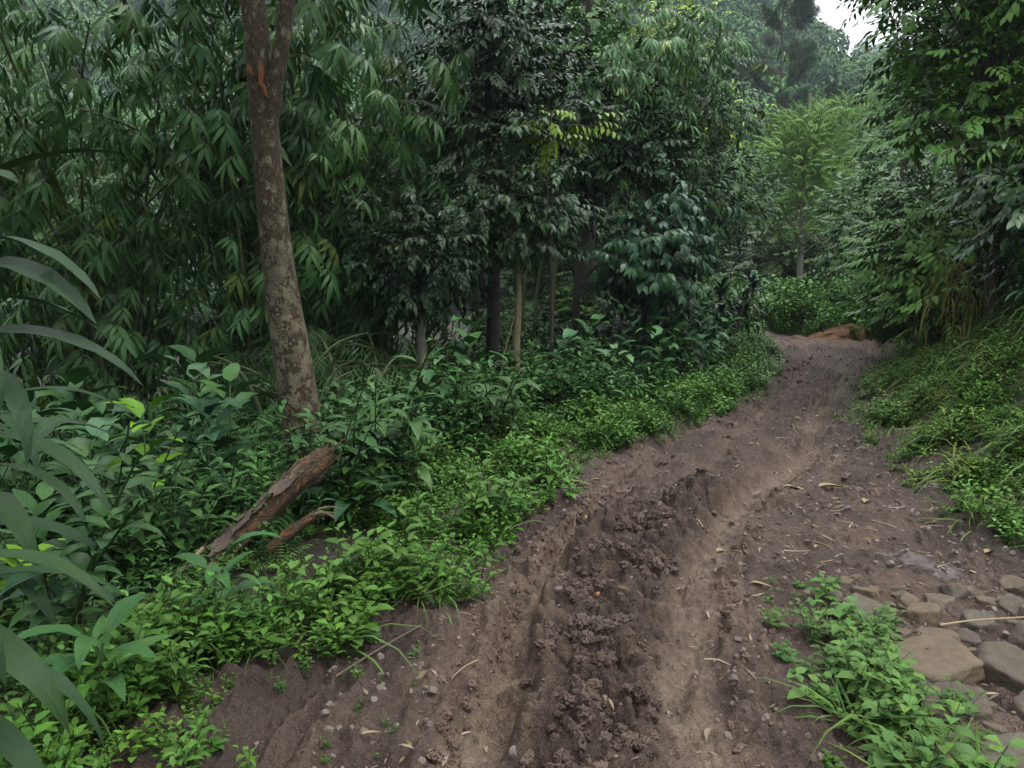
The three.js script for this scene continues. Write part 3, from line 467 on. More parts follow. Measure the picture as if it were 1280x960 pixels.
// right bank
tree({ name: 'bank_tree', label: 'leafy tree overhanging the track from the top of the right bank', seed: 401, x: 6.0, z: -9.6, trunk: [[0, 0, 0], [-0.1, 1, 0], [-0.3, 2.2, 0.1], [-0.5, 4.4, 0]], r: [0.12, 0.05], bark: darkBark, clumpR: 0.6, spray: S.oval, mats: M.light, K: 300, crown: [{ c: [-0.55, 3.6, 0.2], R: [1.45, 1.5, 1.3], clumps: 34, per: 26 }, { c: [0.4, 2.2, 0.4], R: [0.9, 0.8, 0.9], clumps: 12, per: 24, hue: [1.3, 1.25, 1] }] });
tree({ name: 'bank_tree', label: 'open branched tree reaching toward the sky gap over the track', seed: 402, x: 7.75, z: -12.8, trunk: [[0, 0, 0], [-0.2, 1.2, 0], [-0.6, 2.6, 0], [-1.0, 5, 0]], r: [0.1, 0.04], bark: darkBark, clumpR: 0.5, spray: S.oval, mats: M.mid, K: 160, crown: [{ c: [-1.0, 4.5, 0], R: [1.0, 1.3, 0.9], clumps: 18, per: 18, hue: [0.85, 0.85, 0.85] }] });
tree({ name: 'bank_shrub', label: 'bright leaved shrub spilling down the right bank at the bend', category: 'shrub', seed: 403, x: 7.5, z: -13.4, trunk: [[0, 0, 0], [-0.1, 0.7, 0], [-0.2, 1.4, 0.1], [-0.2, 2.2, 0]], r: [0.06, 0.03], bark: darkBark, clumpR: 0.55, spray: S.oval, mats: M.light, K: 240, leafing: { droop: 0.3 }, crown: [{ c: [-0.5, 1.2, 0.3], R: [1.0, 1.1, 0.9], clumps: 26, per: 24, hue: [0.85, 0.9, 0.85] }] });
tree({ name: 'bank_shrub', label: 'dense dark shrub on the bank above the dry hanging grass', category: 'shrub', seed: 404, x: 5.9, z: -8.2, trunk: [[0, 0, 0], [-0.1, 0.5, 0], [-0.2, 1.2, 0.1], [-0.2, 1.9, 0]], r: [0.06, 0.03], bark: darkBark, clumpR: 0.5, spray: S.oval, mats: M.dark, K: 200, leafing: { droop: 0.3 }, crown: [{ c: [-0.1, 1.0, 0.2], R: [0.9, 0.9, 0.9], clumps: 24, per: 22, hue: [1.3, 1.4, 1.2] }] });
tree({ name: 'bank_shrub', label: 'lighter leaved shrub halfway along the right bank', category: 'shrub', seed: 405, x: 6.4, z: -11.0, trunk: [[0, 0, 0], [-0.1, 0.6, 0], [-0.2, 1.2, 0.1], [-0.2, 2.0, 0]], r: [0.06, 0.03], bark: darkBark, clumpR: 0.55, spray: S.oval, mats: M.light, K: 240, leafing: { droop: 0.3 }, crown: [{ c: [-0.4, 1.0, 0.2], R: [0.9, 0.9, 0.9], clumps: 22, per: 24, hue: [0.95, 0.95, 0.9] }] });
for (const [i, x, z, h, R, label] of [[0, 9.4, -11, 7, 2.2, 'tall dark tree high on the right bank'], [1, 8.4, -7.6, 6, 2.0, 'dark tree behind the shrubs on the bank'], [2, 10.5, -16, 7, 2.2, 'deep green tree on the bank past the bend'], [3, 9.8, -19.5, 4.5, 2.0, 'dim bushy tree above the orange cut bank']])
  tree({ name: 'bank_tree', label, group: 'trees along the top of the right bank', seed: 420 + i, x, z, trunk: [[0, 0, 0], [-0.1, h * 0.3, 0], [-0.2, h * 0.6, 0], [-0.2, h * 0.85, 0]], r: [0.13, 0.05], bark: darkBark, clumpR: 0.85, spray: S.oval, mats: M.mid, K: 0, leafing: { size: 1.1 }, crown: [{ c: [-0.2, h * 0.52, 0], R: [R, h * 0.42, R], clumps: 30, per: 28, hue: [1.1, 1.1, 1] }] });
bamboo({ x: 5.95, z: -7.7, seed: 431, culms: 6, K: 240, sp: S.fan2, mats: M.light, reach: 1.2, height: 2.0, toward: -D2 * 0.65, spreadAz: 2.5, low: 0.25, label: 'arching bamboo grass on the right bank beside the dry grass', group: 'bamboo on the right bank', baseR: 0.3 });

// wooded hills in the mist: one mass of crowns
{
  const r = rng(500), leaf = leafGeo({ L: 0.5, W: 0.28, n: 3, fold: 0.3, droop: 0.8 }), list = [[], [], []], geos = [];
  for (let v = 0; v < 3; v++) {
    const gs = [], lobes = [...Array(15)].map(() => { const u = ball(r).normalize(); return V(u.x * 2.1, 5 + u.y * 1.6 + (v === 1 ? u.y * 1.2 : 0), u.z * 2.1); });
    for (const c of lobes) for (let i = 0; i < 130; i++) { const u = ball(r).normalize(), k = 0.7 + 0.6 * r(); gs.push(tint(leaf.clone().applyMatrix4(basis(V(c.x + u.x * 1.35, c.y + u.y * 1.0, c.z + u.z * 1.35), V(u.x + r() - 0.5, u.y * 0.4 - 0.3, u.z + r() - 0.5), V(u.x, 1, u.z), 0.7 + 0.6 * r())), [k, k, k])); }
    gs.push(tint(tube([V(0, -1, 0), V(0.1, 2.5, 0), V(0, 5.4, 0)], [0.22, 0.08], 5), [1.6, 1.1, 1.3])); geos.push(mergeGeometries(gs));
  }
  const sow = (n, d0, d1, a0, a1, s) => { for (let i = 0; i < n; i++) { const d = Math.sqrt(lerp(d0 * d0, d1 * d1, r())), az = lerp(a0, a1, r()), x = Math.sin(az) * d, z = -Math.cos(az) * d, k = 0.75 + 0.55 * r(); list[Math.floor(r() * 3)].push({ m: new THREE.Matrix4().compose(V(x, H(x, z) - 0.5, z), new THREE.Quaternion().setFromAxisAngle(UP, r() * TAU), V(1, 0.85 + 0.5 * r(), 1).multiplyScalar(s * (0.7 + 0.6 * r()))), c: [k * (0.9 + 0.3 * r()), k, k * (0.9 + 0.2 * r())] }); } };
  sow(300, 46, 85, -0.7, 0.75, 0.95); sow(2000, 82, 262, -0.72, 0.75, 1.25); sow(520, 262, 400, 0.1, 0.72, 1.8);
  list.forEach((l, i) => tag(instances('hillside_forest', geos[i], leafMat(0.06, 0.125, 0.05, { gloss: 0.1 }), l), ['misty wooded hillside of rounded crowns', 'misty wooded hillside of taller crowns', 'misty wooded hillside of broad crowns'][i], 'forest'));
}

// ---------------------------------------------------------------- low growth
function herb(seed, { stems = 3, h = 0.2, pairs = 5, L = 0.05, W = 0.024, lean = 0.35, droop = 0.6, n = 3, a = 0.66 }) {
  const r = rng(seed), leaf = [0, 1].map((i) => leafGeo({ L: L * (0.85 + 0.3 * i), W: W * (0.9 + 0.2 * i), n, fold: 0.25, droop: droop * (0.7 + 0.6 * i), a, lift: 0.25, stalk: L * 0.12 })), ms = [], tw = [];
  for (let s = 0; s < stems; s++) {
    const az = r() * TAU, hh = h * (0.65 + 0.6 * r()), le = hh * lean * (0.5 + r()), at = (t) => V(Math.sin(az) * le * t * t + (r() - 0.5) * 0.004, hh * t, Math.cos(az) * le * t * t), b = V((r() - 0.5) * h * 0.25, 0, (r() - 0.5) * h * 0.25), pts = [0, 0.5, 1].map((t) => at(t).add(b));
    tw.push(tube(pts, [h * 0.012, h * 0.006], 3));
    for (let i = 0; i < pairs; i++) { const t = 0.3 + (0.7 * (i + 0.5)) / pairs, p = at(t).add(b), a0 = az + i * 1.57 + r() * 0.6; for (const q of [0, Math.PI]) ms.push(basis(p, V(Math.sin(a0 + q), 0.15 + 0.45 * t * r(), Math.cos(a0 + q)), UP, (0.55 + 0.6 * r()) * (1.15 - 0.45 * t))); }
  }
  return spray(leaf, ms, tw, seed + 7, 0.25);
}
function tuft(seed, { blades = 14, L = 0.3, W = 0.008, out = 0.7 }) {
  const r = rng(seed), leaf = [0, 1, 2].map((i) => leafGeo({ L: L * (0.7 + 0.3 * i), W, n: 4, fold: 0.3, droop: 0.7 + 0.6 * i, a: 0.5, b: 0.6 })), ms = [];
  for (let i = 0; i < blades; i++) { const az = r() * TAU, e = 0.6 + 0.8 * r(); ms.push(basis(V((r() - 0.5) * 0.05, 0, (r() - 0.5) * 0.05), V(Math.sin(az) * out, Math.tan(e) * 0.6, Math.cos(az) * out), UP, 0.6 + 0.6 * r())); }
  return spray(leaf, ms, [], seed + 5, 0.3);
}
function fern(seed, { fronds = 7, L = 0.4 }) {
  const r = rng(seed), sp = pinnateSpray({ L: L * 0.24, W: L * 0.05, pairs: 11, len: L, seed, bend: 0.7 }), gs = [];
  for (let i = 0; i < fronds; i++) gs.push(sp.geo.clone().applyMatrix4(basis(V(0, 0, 0), V(Math.sin((i / fronds) * TAU), 0.6 + 0.5 * r(), Math.cos((i / fronds) * TAU)), UP, 0.75 + 0.5 * r())));
  return { geo: mergeGeometries(gs) };
}
const herbs = [herb(601, { stems: 3, h: 0.17, pairs: 4, L: 0.055, W: 0.024 }), herb(602, { stems: 4, h: 0.13, pairs: 4, L: 0.045, W: 0.024 }), herb(603, { stems: 2, h: 0.22, pairs: 5, L: 0.075, W: 0.026, droop: 0.9 }), herb(604, { stems: 5, h: 0.09, pairs: 3, L: 0.035, W: 0.022 })];
const tall = [herb(611, { stems: 3, h: 0.5, pairs: 6, L: 0.14, W: 0.055, droop: 0.9, n: 4 }), herb(612, { stems: 2, h: 0.6, pairs: 6, L: 0.18, W: 0.06, droop: 1.0, n: 4 }), herb(613, { stems: 4, h: 0.4, pairs: 6, L: 0.09, W: 0.04, n: 4 })];
const grassA = tuft(621, {}), grassB = tuft(622, { blades: 10, L: 0.45, W: 0.014, out: 0.9 }), fernA = fern(631, {});
const logFront = (x, z) => { const t = clamp(((x + 1.7) * 0.75 + (z + 3.25) * -0.6) / 0.92); return Math.hypot(x - (-1.7 + 0.75 * t), z - (-3.3 - 0.6 * t)); };
function place(r, x, z, s, c, tilt = 0.25) { s *= (0.45 + 1.0 * sstep(-0.6, 0.8, n2(x * 0.9 + 2, z * 0.9) + 0.7 * n2(x * 3.1, z * 3.1))) * (0.75 + 0.6 * r()) * lerp(0.35, 1, sstep(0.12, 0.5, logFront(x, z))) * lerp(0.4, 1, sstep(0.2, 0.5, Math.hypot(x + 1.5, (z + 5.4) * 0.6))); const q = new THREE.Quaternion().setFromEuler(new THREE.Euler((r() - 0.5) * tilt, r() * TAU, (r() - 0.5) * tilt)); return { m: new THREE.Matrix4().compose(V(x, H(x, z) - 0.01, z), q, V(s, s * (0.8 + 0.4 * r()), s)), c }; }
const shadeOf = (r, k = 0.3, w = 0) => { const t = 1 + k * (r() * 2 - 1); return [t * (1 + 0.25 * (r() - 0.5) + w), t, t * (0.85 + 0.3 * r())]; };
function sow(seed, n, box, keep, scale, col) {                // rejection sampling over a box
  const r = rng(seed), out = [];
  for (let i = 0; i < n; i++) { const x = lerp(box[0], box[1], r()), z = lerp(box[2], box[3], r()), k = keep(x, z); if (r() < k) out.push(place(r, x, z, span(r, ...scale), col(r, x, z))); }
  return out;
}
const ragged = (x, z) => 0.16 * n2(x * 1.7, z * 1.7) + 0.1 * n2b(x * 5, z * 5);
const leftOf = (x, z) => edgeL(z) - x + ragged(x, z) + 0.2 * sstep(-2.9, -3.6, z), rightOf = (x, z) => x - (z < -16.5 ? edgeR(z) : bankEdge(z)) + ragged(x, z);
const inView = (x, z, m = 0.15) => z < -1.2 && Math.abs(x / -z) < 0.74 + m;
// bare trodden corner near the camera on the left
const bare = (x, z) => sstep(0.5, 0.22, Math.hypot((x + 0.8) / 0.8, (z + 2.55) / 0.6) + 0.12 * n2(x * 4, z * 4));
{
  const vergeL = (x, z) => { const l = leftOf(x, z); return inView(x, z) && l > 0 ? sstep(-0.05, 0.5, l) * (0.7 + 0.3 * sstep(-0.5, 0.2, n2(x * 2.2 + 7, z * 2.2))) * (1 - 0.85 * sstep(0.8, 1.7, l + 0.4 * n2(x, z))) * (1 - 0.92 * bare(x, z)) : 0; };
  const green = (r, x, z) => shadeOf(r, 0.3);
  const bright = leafMat(0.074, 0.162, 0.035, { gloss: 0.3 });
  herbs.forEach((h, i) => tag(instances('verge_herbs', h.geo, bright, sow(700 + i, [19000, 19000, 7000, 14000][i], [-5, 5.2, -1.3, -15.5], vergeL, [[0.65, 1.2], [0.75, 1.4], [0.6, 1.2], [0.8, 1.5]][i], green)), ['low bright green herbs covering the left verge', 'bushy green herbs covering the left verge', 'upright narrow leaved herbs on the left verge', 'creeping small leaved herbs on the left verge'][i], 'ground cover'));
  tag(instances('verge_grass', grassA.geo, leafMat(0.07, 0.135, 0.035, { gloss: 0.2 }), sow(710, 5200, [-4, 5.2, -1.3, -15.5], (x, z) => vergeL(x, z) * 0.8, [0.4, 1.0], green)), 'thin grass tufts among the left verge herbs', 'grass');
  const bankR = (x, z) => { const r = rightOf(x, z); return inView(x, z, 0.3) && r > 0 && z < -3.9 ? sstep(-0.05, 0.55, r) * (0.4 + 0.6 * sstep(-0.5, 0.2, n2(x * 2.2 + 3, z * 2.2))) * (1 - 0.8 * sstep(2.2, 4, r)) : 0; };
  const dry = (r, x, z) => { const q = sstep(0.1, 0.5, n2(x * 0.9, z * 0.9 + 7)) * 0.4 * r(); return shadeOf(r, 0.3, q); };
  const bankGreen = leafMat(0.073, 0.152, 0.034, { gloss: 0.3 });
  herbs.forEach((h, i) => tag(instances('bank_herbs', h.geo, bankGreen, sow(720 + i, [15000, 13000, 5000, 20000][i], [2.4, 11, -3.9, -20], bankR, [[0.5, 1.0], [0.6, 1.1], [0.45, 0.9], [0.7, 1.4]][i], dry)), ['low green herbs covering the right bank', 'bushy green herbs covering the right bank', 'upright narrow leaved herbs on the right bank', 'creeping small leaved herbs on the right bank'][i], 'ground cover'));
  tag(instances('bank_grass', grassB.geo, leafMat(0.09, 0.14, 0.04, { gloss: 0.2 }), sow(730, 6000, [2.6, 9, -4, -18], (x, z) => bankR(x, z) * sstep(0.0, 0.5, rightOf(x, z)), [0.35, 0.9], dry)), 'yellowish grass tufts on the right bank', 'grass');
  tag(instances('bank_fine_grass', grassA.geo, leafMat(0.085, 0.162, 0.036, { gloss: 0.2 }), sow(731, 12000, [2.6, 9, -4, -18], bankR, [0.3, 0.75], dry)), 'short fine grass covering the right bank', 'grass');
  // forest floor left of the verge
  const floorL = (x, z) => { const l = leftOf(x, z); return inView(x, z) && l > 0.7 ? sstep(0.7, 1.6, l) * (z > -15 ? 1 : 0.6) * (1 - 0.9 * bare(x, z)) : 0; };
  const deep = leafMat(0.046, 0.108, 0.035, { gloss: 0.5 }), grassDeep = leafMat(0.055, 0.115, 0.04, { gloss: 0.4 });
  tall.forEach((h, i) => tag(instances('forest_floor_plants', h.geo, deep, sow(740 + i, [3000, 2200, 3600][i], [-12, 4.6, -1.9, -19], (x, z) => floorL(x, z) * (z > -6.5 ? 0.55 : 1) * (i === 1 && z > -4 ? 0.5 : 1), [[0.5, 1.0], [0.45, 0.9], [0.5, 1.0]][i], (r) => shadeOf(r, 0.35))), ['broad leaved plants crowding the forest floor', 'long leaved plants crowding the forest floor', 'bushy plants crowding the forest floor'][i], 'undergrowth'));
  tag(instances('forest_floor_herbs', herbs[2].geo, deep, sow(745, 9000, [-6, 3, -1.6, -12], (x, z) => floorL(x, z), [1.0, 2.0], (r) => shadeOf(r, 0.35))), 'small herbs between the forest floor plants', 'undergrowth');
  tag(instances('forest_floor_grass', grassB.geo, grassDeep, sow(747, 1500, [-6, 3, -1.6, -11], (x, z) => floorL(x, z) * sstep(-0.2, 0.4, n2(x * 1.3 + 5, z * 1.3)), [0.6, 1.3], (r) => shadeOf(r, 0.35, 0.15 * r()))), 'long grass blades between the forest floor plants', 'grass');
  tag(instances('forest_ferns', fernA.geo, leafMat(0.06, 0.13, 0.04, { gloss: 0.2 }), sow(746, 260, [-6, 2, -3, -11], floorL, [0.6, 1.2], (r) => shadeOf(r, 0.3))), 'ferns among the forest floor plants', 'fern');
  // beyond the crest and up on the bank
  const beyond = (x, z) => inView(x, z, 0.1) && z < -15.5 && (leftOf(x, z) > 0 || rightOf(x, z) > -0.2) ? 1 : 0;
  tag(instances('far_verge_plants', tall[2].geo, leafMat(0.08, 0.185, 0.035, { gloss: 0.3 }), sow(750, 5200, [3, 14, -15.5, -32], beyond, [0.9, 1.7], (r) => shadeOf(r, 0.3))), 'bright green scrub beyond the crest of the track', 'undergrowth');
  tag(instances('bank_top_plants', tall[1].geo, deep, sow(751, 3200, [3.5, 14, -5, -20], (x, z) => (rightOf(x, z) > 1.3 && inView(x, z, 0.3) ? sstep(1.3, 2.2, rightOf(x, z)) : 0), [0.6, 1.2], (r) => shadeOf(r, 0.35))), 'leafy scrub beneath the trees on the right bank', 'undergrowth');
}

// ---------------------------------------------------------------- plants one can pick out
// a long leaf swept from p towards azimuth az, rising at el and drooping; its own curved blade
function strapLeaf(o) { return leafGeo({ n: 10, fold: 0.22, a: 0.62, b: 0.75, wavy: 0.06, ...o }); }
function addLeaf(g, geo, mat, p, az, el, roll = 0, s = 1, name = 'leaf') { const d = dirOf(az, el), side = V(Math.cos(az), 0, Math.sin(az)); const o = part(name, geo, mat, g); basis(p, d, UP.clone().addScaledVector(side, roll), s).decompose(o.position, o.quaternion, o.scale); return o; }
const canes = variants(0.032, 0.07, 0.03, { gloss: 0.75, rough: 0.42, bump: rep(strapBump, 1, 1), bumpScale: 0.003 }, 0.15);
const stemMat = wood(0.07, 0.12, 0.04, { roughness: 0.7 });
// az: 0 away from the camera, pi/2 to the right
function bigLeafPlant(x, z, stalks, label, seed, name = 'broad_grass_plant', mats = canes, group) {
  const r = rng(seed), y = H(x, z), g = thing(name, label, 'plant', [x, y, z], group);
  for (const st of stalks) {
    const pts = [V(st.b[0], 0, st.b[1]), V(st.b[0] + st.lean[0] * 0.35, st.h * 0.5, st.b[1] + st.lean[1] * 0.35), V(st.b[0] + st.lean[0], st.h, st.b[1] + st.lean[1])], cv = new THREE.CatmullRomCurve3(pts);
    const stem = part('stem', tube(pts, [st.r ?? 0.012, (st.r ?? 0.012) * 0.5], 7), stemMat, g);
    for (const [t, az, el, L, W, droop] of st.leaves) addLeaf(stem, strapLeaf({ L: L * 0.85, W, droop, twist: (r() - 0.5) * 0.5, lift: 0 }), mats[Math.floor(r() * 4)], cv.getPoint(t), az, el, (r() - 0.5) * 0.4);
  }
  return g;
}
bigLeafPlant(-1.58, -2.05, [
  { b: [0, 0], lean: [0.16, 0.05], h: 1.72, leaves: [[0.93, 1.7, 0.15, 0.55, 0.09, 1.0], [0.84, 1.2, 0.2, 0.5, 0.08, 1.1], [0.8, 2.3, 0.2, 0.5, 0.1, 1.5], [0.98, 1.5, 0.7, 0.6, 0.075, 0.9], [0.97, 2.2, 0.75, 0.42, 0.085, 1.2], [0.88, 1.9, 0.35, 0.56, 0.1, 1.3], [0.86, 2.5, 0.5, 0.55, 0.085, 1.9], [0.78, 1.4, 0.3, 0.6, 0.08, 1.2], [0.72, 2.0, 0.45, 0.6, 0.09, 1.8], [0.62, 1.7, 0.3, 0.66, 0.085, 1.3], [0.55, 2.6, 0.2, 0.5, 0.08, 1.6]] },
  { b: [0.12, 0.18], lean: [0.05, 0.1], h: 0.8, leaves: [[0.98, 1.6, 0.55, 0.62, 0.08, 1.3], [0.95, 2.3, 0.7, 0.6, 0.09, 2.0], [0.9, 1.2, 0.5, 0.55, 0.08, 1.2], [0.8, 2.0, 0.35, 0.6, 0.095, 1.7], [0.7, 1.5, 0.15, 0.6, 0.085, 1.4], [0.6, 2.7, 0.3, 0.5, 0.09, 1.8], [0.5, 1.9, 0.1, 0.5, 0.08, 1.2]] },
], 'tall grass-like plant with long arching grey green leaves beside the camera end of the verge', 801);
bigLeafPlant(-1.95, -2.7, [
  { b: [0, 0], lean: [0.12, 0.1], h: 1.1, leaves: [[0.98, 1.5, 0.6, 0.6, 0.075, 1.2], [0.95, 2.1, 0.5, 0.6, 0.085, 1.5], [0.9, 1.0, 0.4, 0.55, 0.07, 1.1], [0.8, 1.7, 0.2, 0.62, 0.09, 1.3], [0.7, 2.2, 0.3, 0.55, 0.09, 1.6], [0.6, 1.4, 0.15, 0.6, 0.08, 1.2], [0.45, 1.9, 0.1, 0.5, 0.08, 1.2]] },
], 'second long leaved grass-like plant behind the tall one, lower and darker', 802);

// broad-leaved plants of the left verge: a rosette or a stalk with large leaves
function broadPlant({ x, z, label, seed, count, L, W, h, mats, el = 0.5, droop = 1.0, name = 'broadleaf_plant', group = 'broad leaved plants on the left verge', spread = TAU, toward = Math.PI, n = 7, bump = true }) {
  const r = rng(seed), g = thing(name, label, 'plant', [x, H(x, z) - 0.01, z], group), top = V((r() - 0.5) * 0.1, h, (r() - 0.5) * 0.1);
  const stem = part('stem', tube([V(0, 0, 0), V(top.x * 0.3, h * 0.5, top.z * 0.5), top], [0.009, 0.005], 6), stemMat, g);
  const geos = [0, 1, 2].map((i) => leafGeo({ L: L * (0.85 + 0.15 * i), W: W * (0.9 + 0.1 * i), n, fold: 0.15 + 0.1 * i, droop: droop * (0.7 + 0.35 * i), a: 0.66, b: 0.85, stalk: L * 0.25, lift: 0.2, wavy: 0.08 }));
  for (let i = 0; i < count; i++) { const t = 0.35 + 0.65 * ((i + 1) / count), az = toward + (((i * 2.4) % spread) - spread / 2) + (r() - 0.5) * 0.4; addLeaf(stem, geos[Math.floor(r() * 3)], mats[Math.floor(r() * 4)], V(top.x * t, h * t, top.z * t), az, el * (0.5 + 0.8 * t * r() + 0.3 * t), (r() - 0.5) * 0.5, 0.75 + 0.45 * r()); }
  return g;
}
const vein = rep(leafBump, 1, 1), broadM = variants(0.05, 0.125, 0.045, { gloss: 0.45, bump: vein, bumpScale: 0.004 }), darkM = variants(0.032, 0.085, 0.045, { gloss: 0.55, bump: vein, bumpScale: 0.005 }), limeM = variants(0.13, 0.27, 0.025, { gloss: 0.35, bump: vein, bumpScale: 0.003 }, 0.12), paleM = variants(0.075, 0.15, 0.08, { gloss: 0.5, bump: vein, bumpScale: 0.003 });
[
  [-2.55, -4.75, 12, 0.26, 0.1, 0.62, broadM, 'leafy plant behind the log with long mid green leaves'],
  [-2.25, -4.6, 9, 0.2, 0.085, 0.72, limeM, 'plant with fresh lime green top leaves left of the leaning trunk'],
  [-2.0, -4.95, 12, 0.26, 0.12, 0.62, darkM, 'ribbed dark leaved plant just left of the leaning trunk'],
  [-1.95, -5.2, 10, 0.24, 0.11, 0.75, broadM, 'taller broad leaved plant pressed against the leaning trunk'],
  [-2.75, -5.3, 11, 0.28, 0.1, 0.7, darkM, 'dark long leaved plant under the bamboo fringe'],
  [-3.2, -5.6, 11, 0.26, 0.11, 0.75, broadM, 'broad leaved plant in front of the bamboo shade'],
  [-1.75, -4.1, 10, 0.17, 0.055, 0.4, broadM, 'narrow leaved plant above the lower end of the log'],
  [-2.25, -3.6, 10, 0.19, 0.065, 0.42, broadM, 'bushy narrow leaved plant left of the log'],
  [-2.0, -3.1, 8, 0.14, 0.07, 0.3, limeM, 'small plant with a few yellow green leaves below the log'],
  [-1.35, -2.35, 6, 0.17, 0.055, 0.25, broadM, 'low star shaped plant with pointed leaves near the trodden corner'],
  [-1.6, -2.75, 9, 0.16, 0.06, 0.3, darkM, 'dark pointed leaf plant in the shade of the grass-like plant'],
  [-1.0, -5.0, 7, 0.34, 0.085, 0.3, paleM, 'plant with wide pale arching leaves right of the leaning trunk'],
  [-0.95, -4.4, 8, 0.26, 0.08, 0.12, darkM, 'drooping dark leaved plant under the tip of the log'],
  [-0.45, -7.6, 9, 0.26, 0.13, 0.95, broadM, 'upright plant with large flat leaves left of the sapling'],
  [0.62, -8.9, 14, 0.2, 0.1, 0.75, paleM, 'bushy pale leaved plant right of the sapling foot'],
  [0.95, -9.2, 14, 0.2, 0.1, 0.85, broadM, 'leafy bush plant between sapling and glossy shrub'],
  [1.5, -9.9, 14, 0.22, 0.11, 0.8, darkM, 'dark leafy plant in front of the glossy shrub'],
  [2.2, -10.4, 14, 0.2, 0.11, 0.75, broadM, 'leafy plant at the foot of the glossy shrub'],
  [2.75, -11.2, 14, 0.22, 0.12, 0.8, paleM, 'pale leaved plant below the dragon plant'],
  [3.3, -11.9, 12, 0.2, 0.1, 0.6, broadM, 'green leafy plant where the verge nears the crest'],
  [-2.35, -4.15, 11, 0.24, 0.1, 0.62, paleM, 'pale broad leaved plant above the left end of the log'],
  [-2.8, -4.2, 12, 0.26, 0.11, 0.7, broadM, 'tall broad leaved plant behind the long leaved grass-like plant'],
  [-3.1, -4.8, 12, 0.26, 0.11, 0.8, darkM, 'tall dark leaved plant at the thicket edge'],
  [-2.3, -5.6, 12, 0.26, 0.12, 0.85, paleM, 'pale leaved plant rising left of the leaning trunk'],
  [-3.6, -6.2, 12, 0.28, 0.12, 0.9, broadM, 'broad leaved plant deep in the thicket edge'],
  [-2.6, -6.4, 12, 0.26, 0.12, 0.95, broadM, 'tall plant with broad leaves under the bamboo tips'],
  [-0.7, -6.5, 11, 0.22, 0.08, 0.5, broadM, 'narrow leaved plant right of the leaning trunk'],
  [-0.25, -6.9, 11, 0.18, 0.07, 0.35, paleM, 'pale leafy plant at the inner edge of the verge'],
  [0.55, -7.9, 11, 0.18, 0.07, 0.32, broadM, 'fresh green plant on the inner verge before the sapling'],
  [1.1, -8.4, 12, 0.2, 0.09, 0.6, paleM, 'pale green bushy plant along the verge'],
  [1.8, -9.2, 12, 0.2, 0.1, 0.65, broadM, 'broad leaved plant in front of the shrub tree'],
  [2.5, -10.0, 12, 0.2, 0.1, 0.6, darkM, 'dark leaved plant near the shrub tree foot'],
  [-1.2, -2.9, 8, 0.16, 0.05, 0.3, broadM, 'pointed leaved plant between log and trodden corner'],
].forEach(([x, z, count, L, W, h, mats, label], i) => broadPlant({ x, z, label, seed: 820 + i, count: count + 4, L: L * 1.2, W: W * 1.25, h: h * 1.2, mats, el: 0.55 }));

// low bushes closing the view under the trees
[[-2.4, -12.2, 1.3, M.dark, 'dark bush in the shade behind the leaning trunk'], [-0.6, -12.6, 1.2, M.mid, 'green bush behind the fine bamboo'], [0.7, -13.4, 1.2, M.mid, 'green bush behind the sapling foot'], [1.6, -13.8, 1.3, M.dark, 'dark bush behind the glossy shrub'], [2.6, -14.6, 1.4, M.mid, 'bush beneath the round tree'], [-4.4, -12.4, 1.5, M.dark, 'dark bush deep under the bamboo'], [-0.2, -15.5, 1.9, M.mid, 'leafy bush farther back between the trunks'], [1.4, -17.2, 2, M.light, 'lighter bush beyond the thin trunks'], [3.6, -16.2, 1.5, M.mid, 'bush behind the dragon plant'], [9.0, -17.6, 1.3, M.mid, 'bush above the orange cut bank'], [8.4, -15.6, 1.2, M.dark, 'dark bush hanging over the end of the orange cut']].forEach(([x, z, h, mats, label], i) => tree({ name: 'bush', category: 'bush', label, seed: 1300 + i, x, z, trunk: [[0, 0, 0], [0.03, h * 0.3, 0], [0, h * 0.7, 0]], r: [0.04, 0.02], bark: darkBark, clumpR: 0.4, spray: S.oval, mats, K: 0, leafing: { droop: 0.2 }, crown: [{ c: [0, h * 0.55, 0], R: [0.8, h * 0.45, 0.6], clumps: 16, per: 16 }] }));

// dragon plant: strap leaves in arching heads
{
  const g = thing('dragon_plant', 'dense dark dragon plant with arching strap leaves at the verge', 'plant', [3.2, H(3.2, -12.9), -12.9]), r = rng(850), geos = [0, 1, 2].map((i) => strapLeaf({ L: 0.42 + 0.08 * i, W: 0.075, droop: 1.3 + 0.4 * i, n: 6 }));
  for (let k = 0; k < 15; k++) { const b = V((r() - 0.5) * 0.75, 0, (r() - 0.5) * 0.4), t = V(b.x * 2.1, 0.75 + 0.75 * r(), b.z * 1.8); const stem = part('stem', tube([b, b.clone().lerp(t, 0.5), t], [0.02, 0.014], 6), brownBark, g); for (let i = 0; i < 24; i++) addLeaf(stem, geos[Math.floor(r() * 3)], M.glossy[Math.floor(r() * 4)], t.clone().add(V(0, -0.25 * (i / 24), 0)), i * 2.4 + r(), 1.1 - 1.0 * (i / 24) * r(), 0, 0.8 + 0.4 * r()); }
}

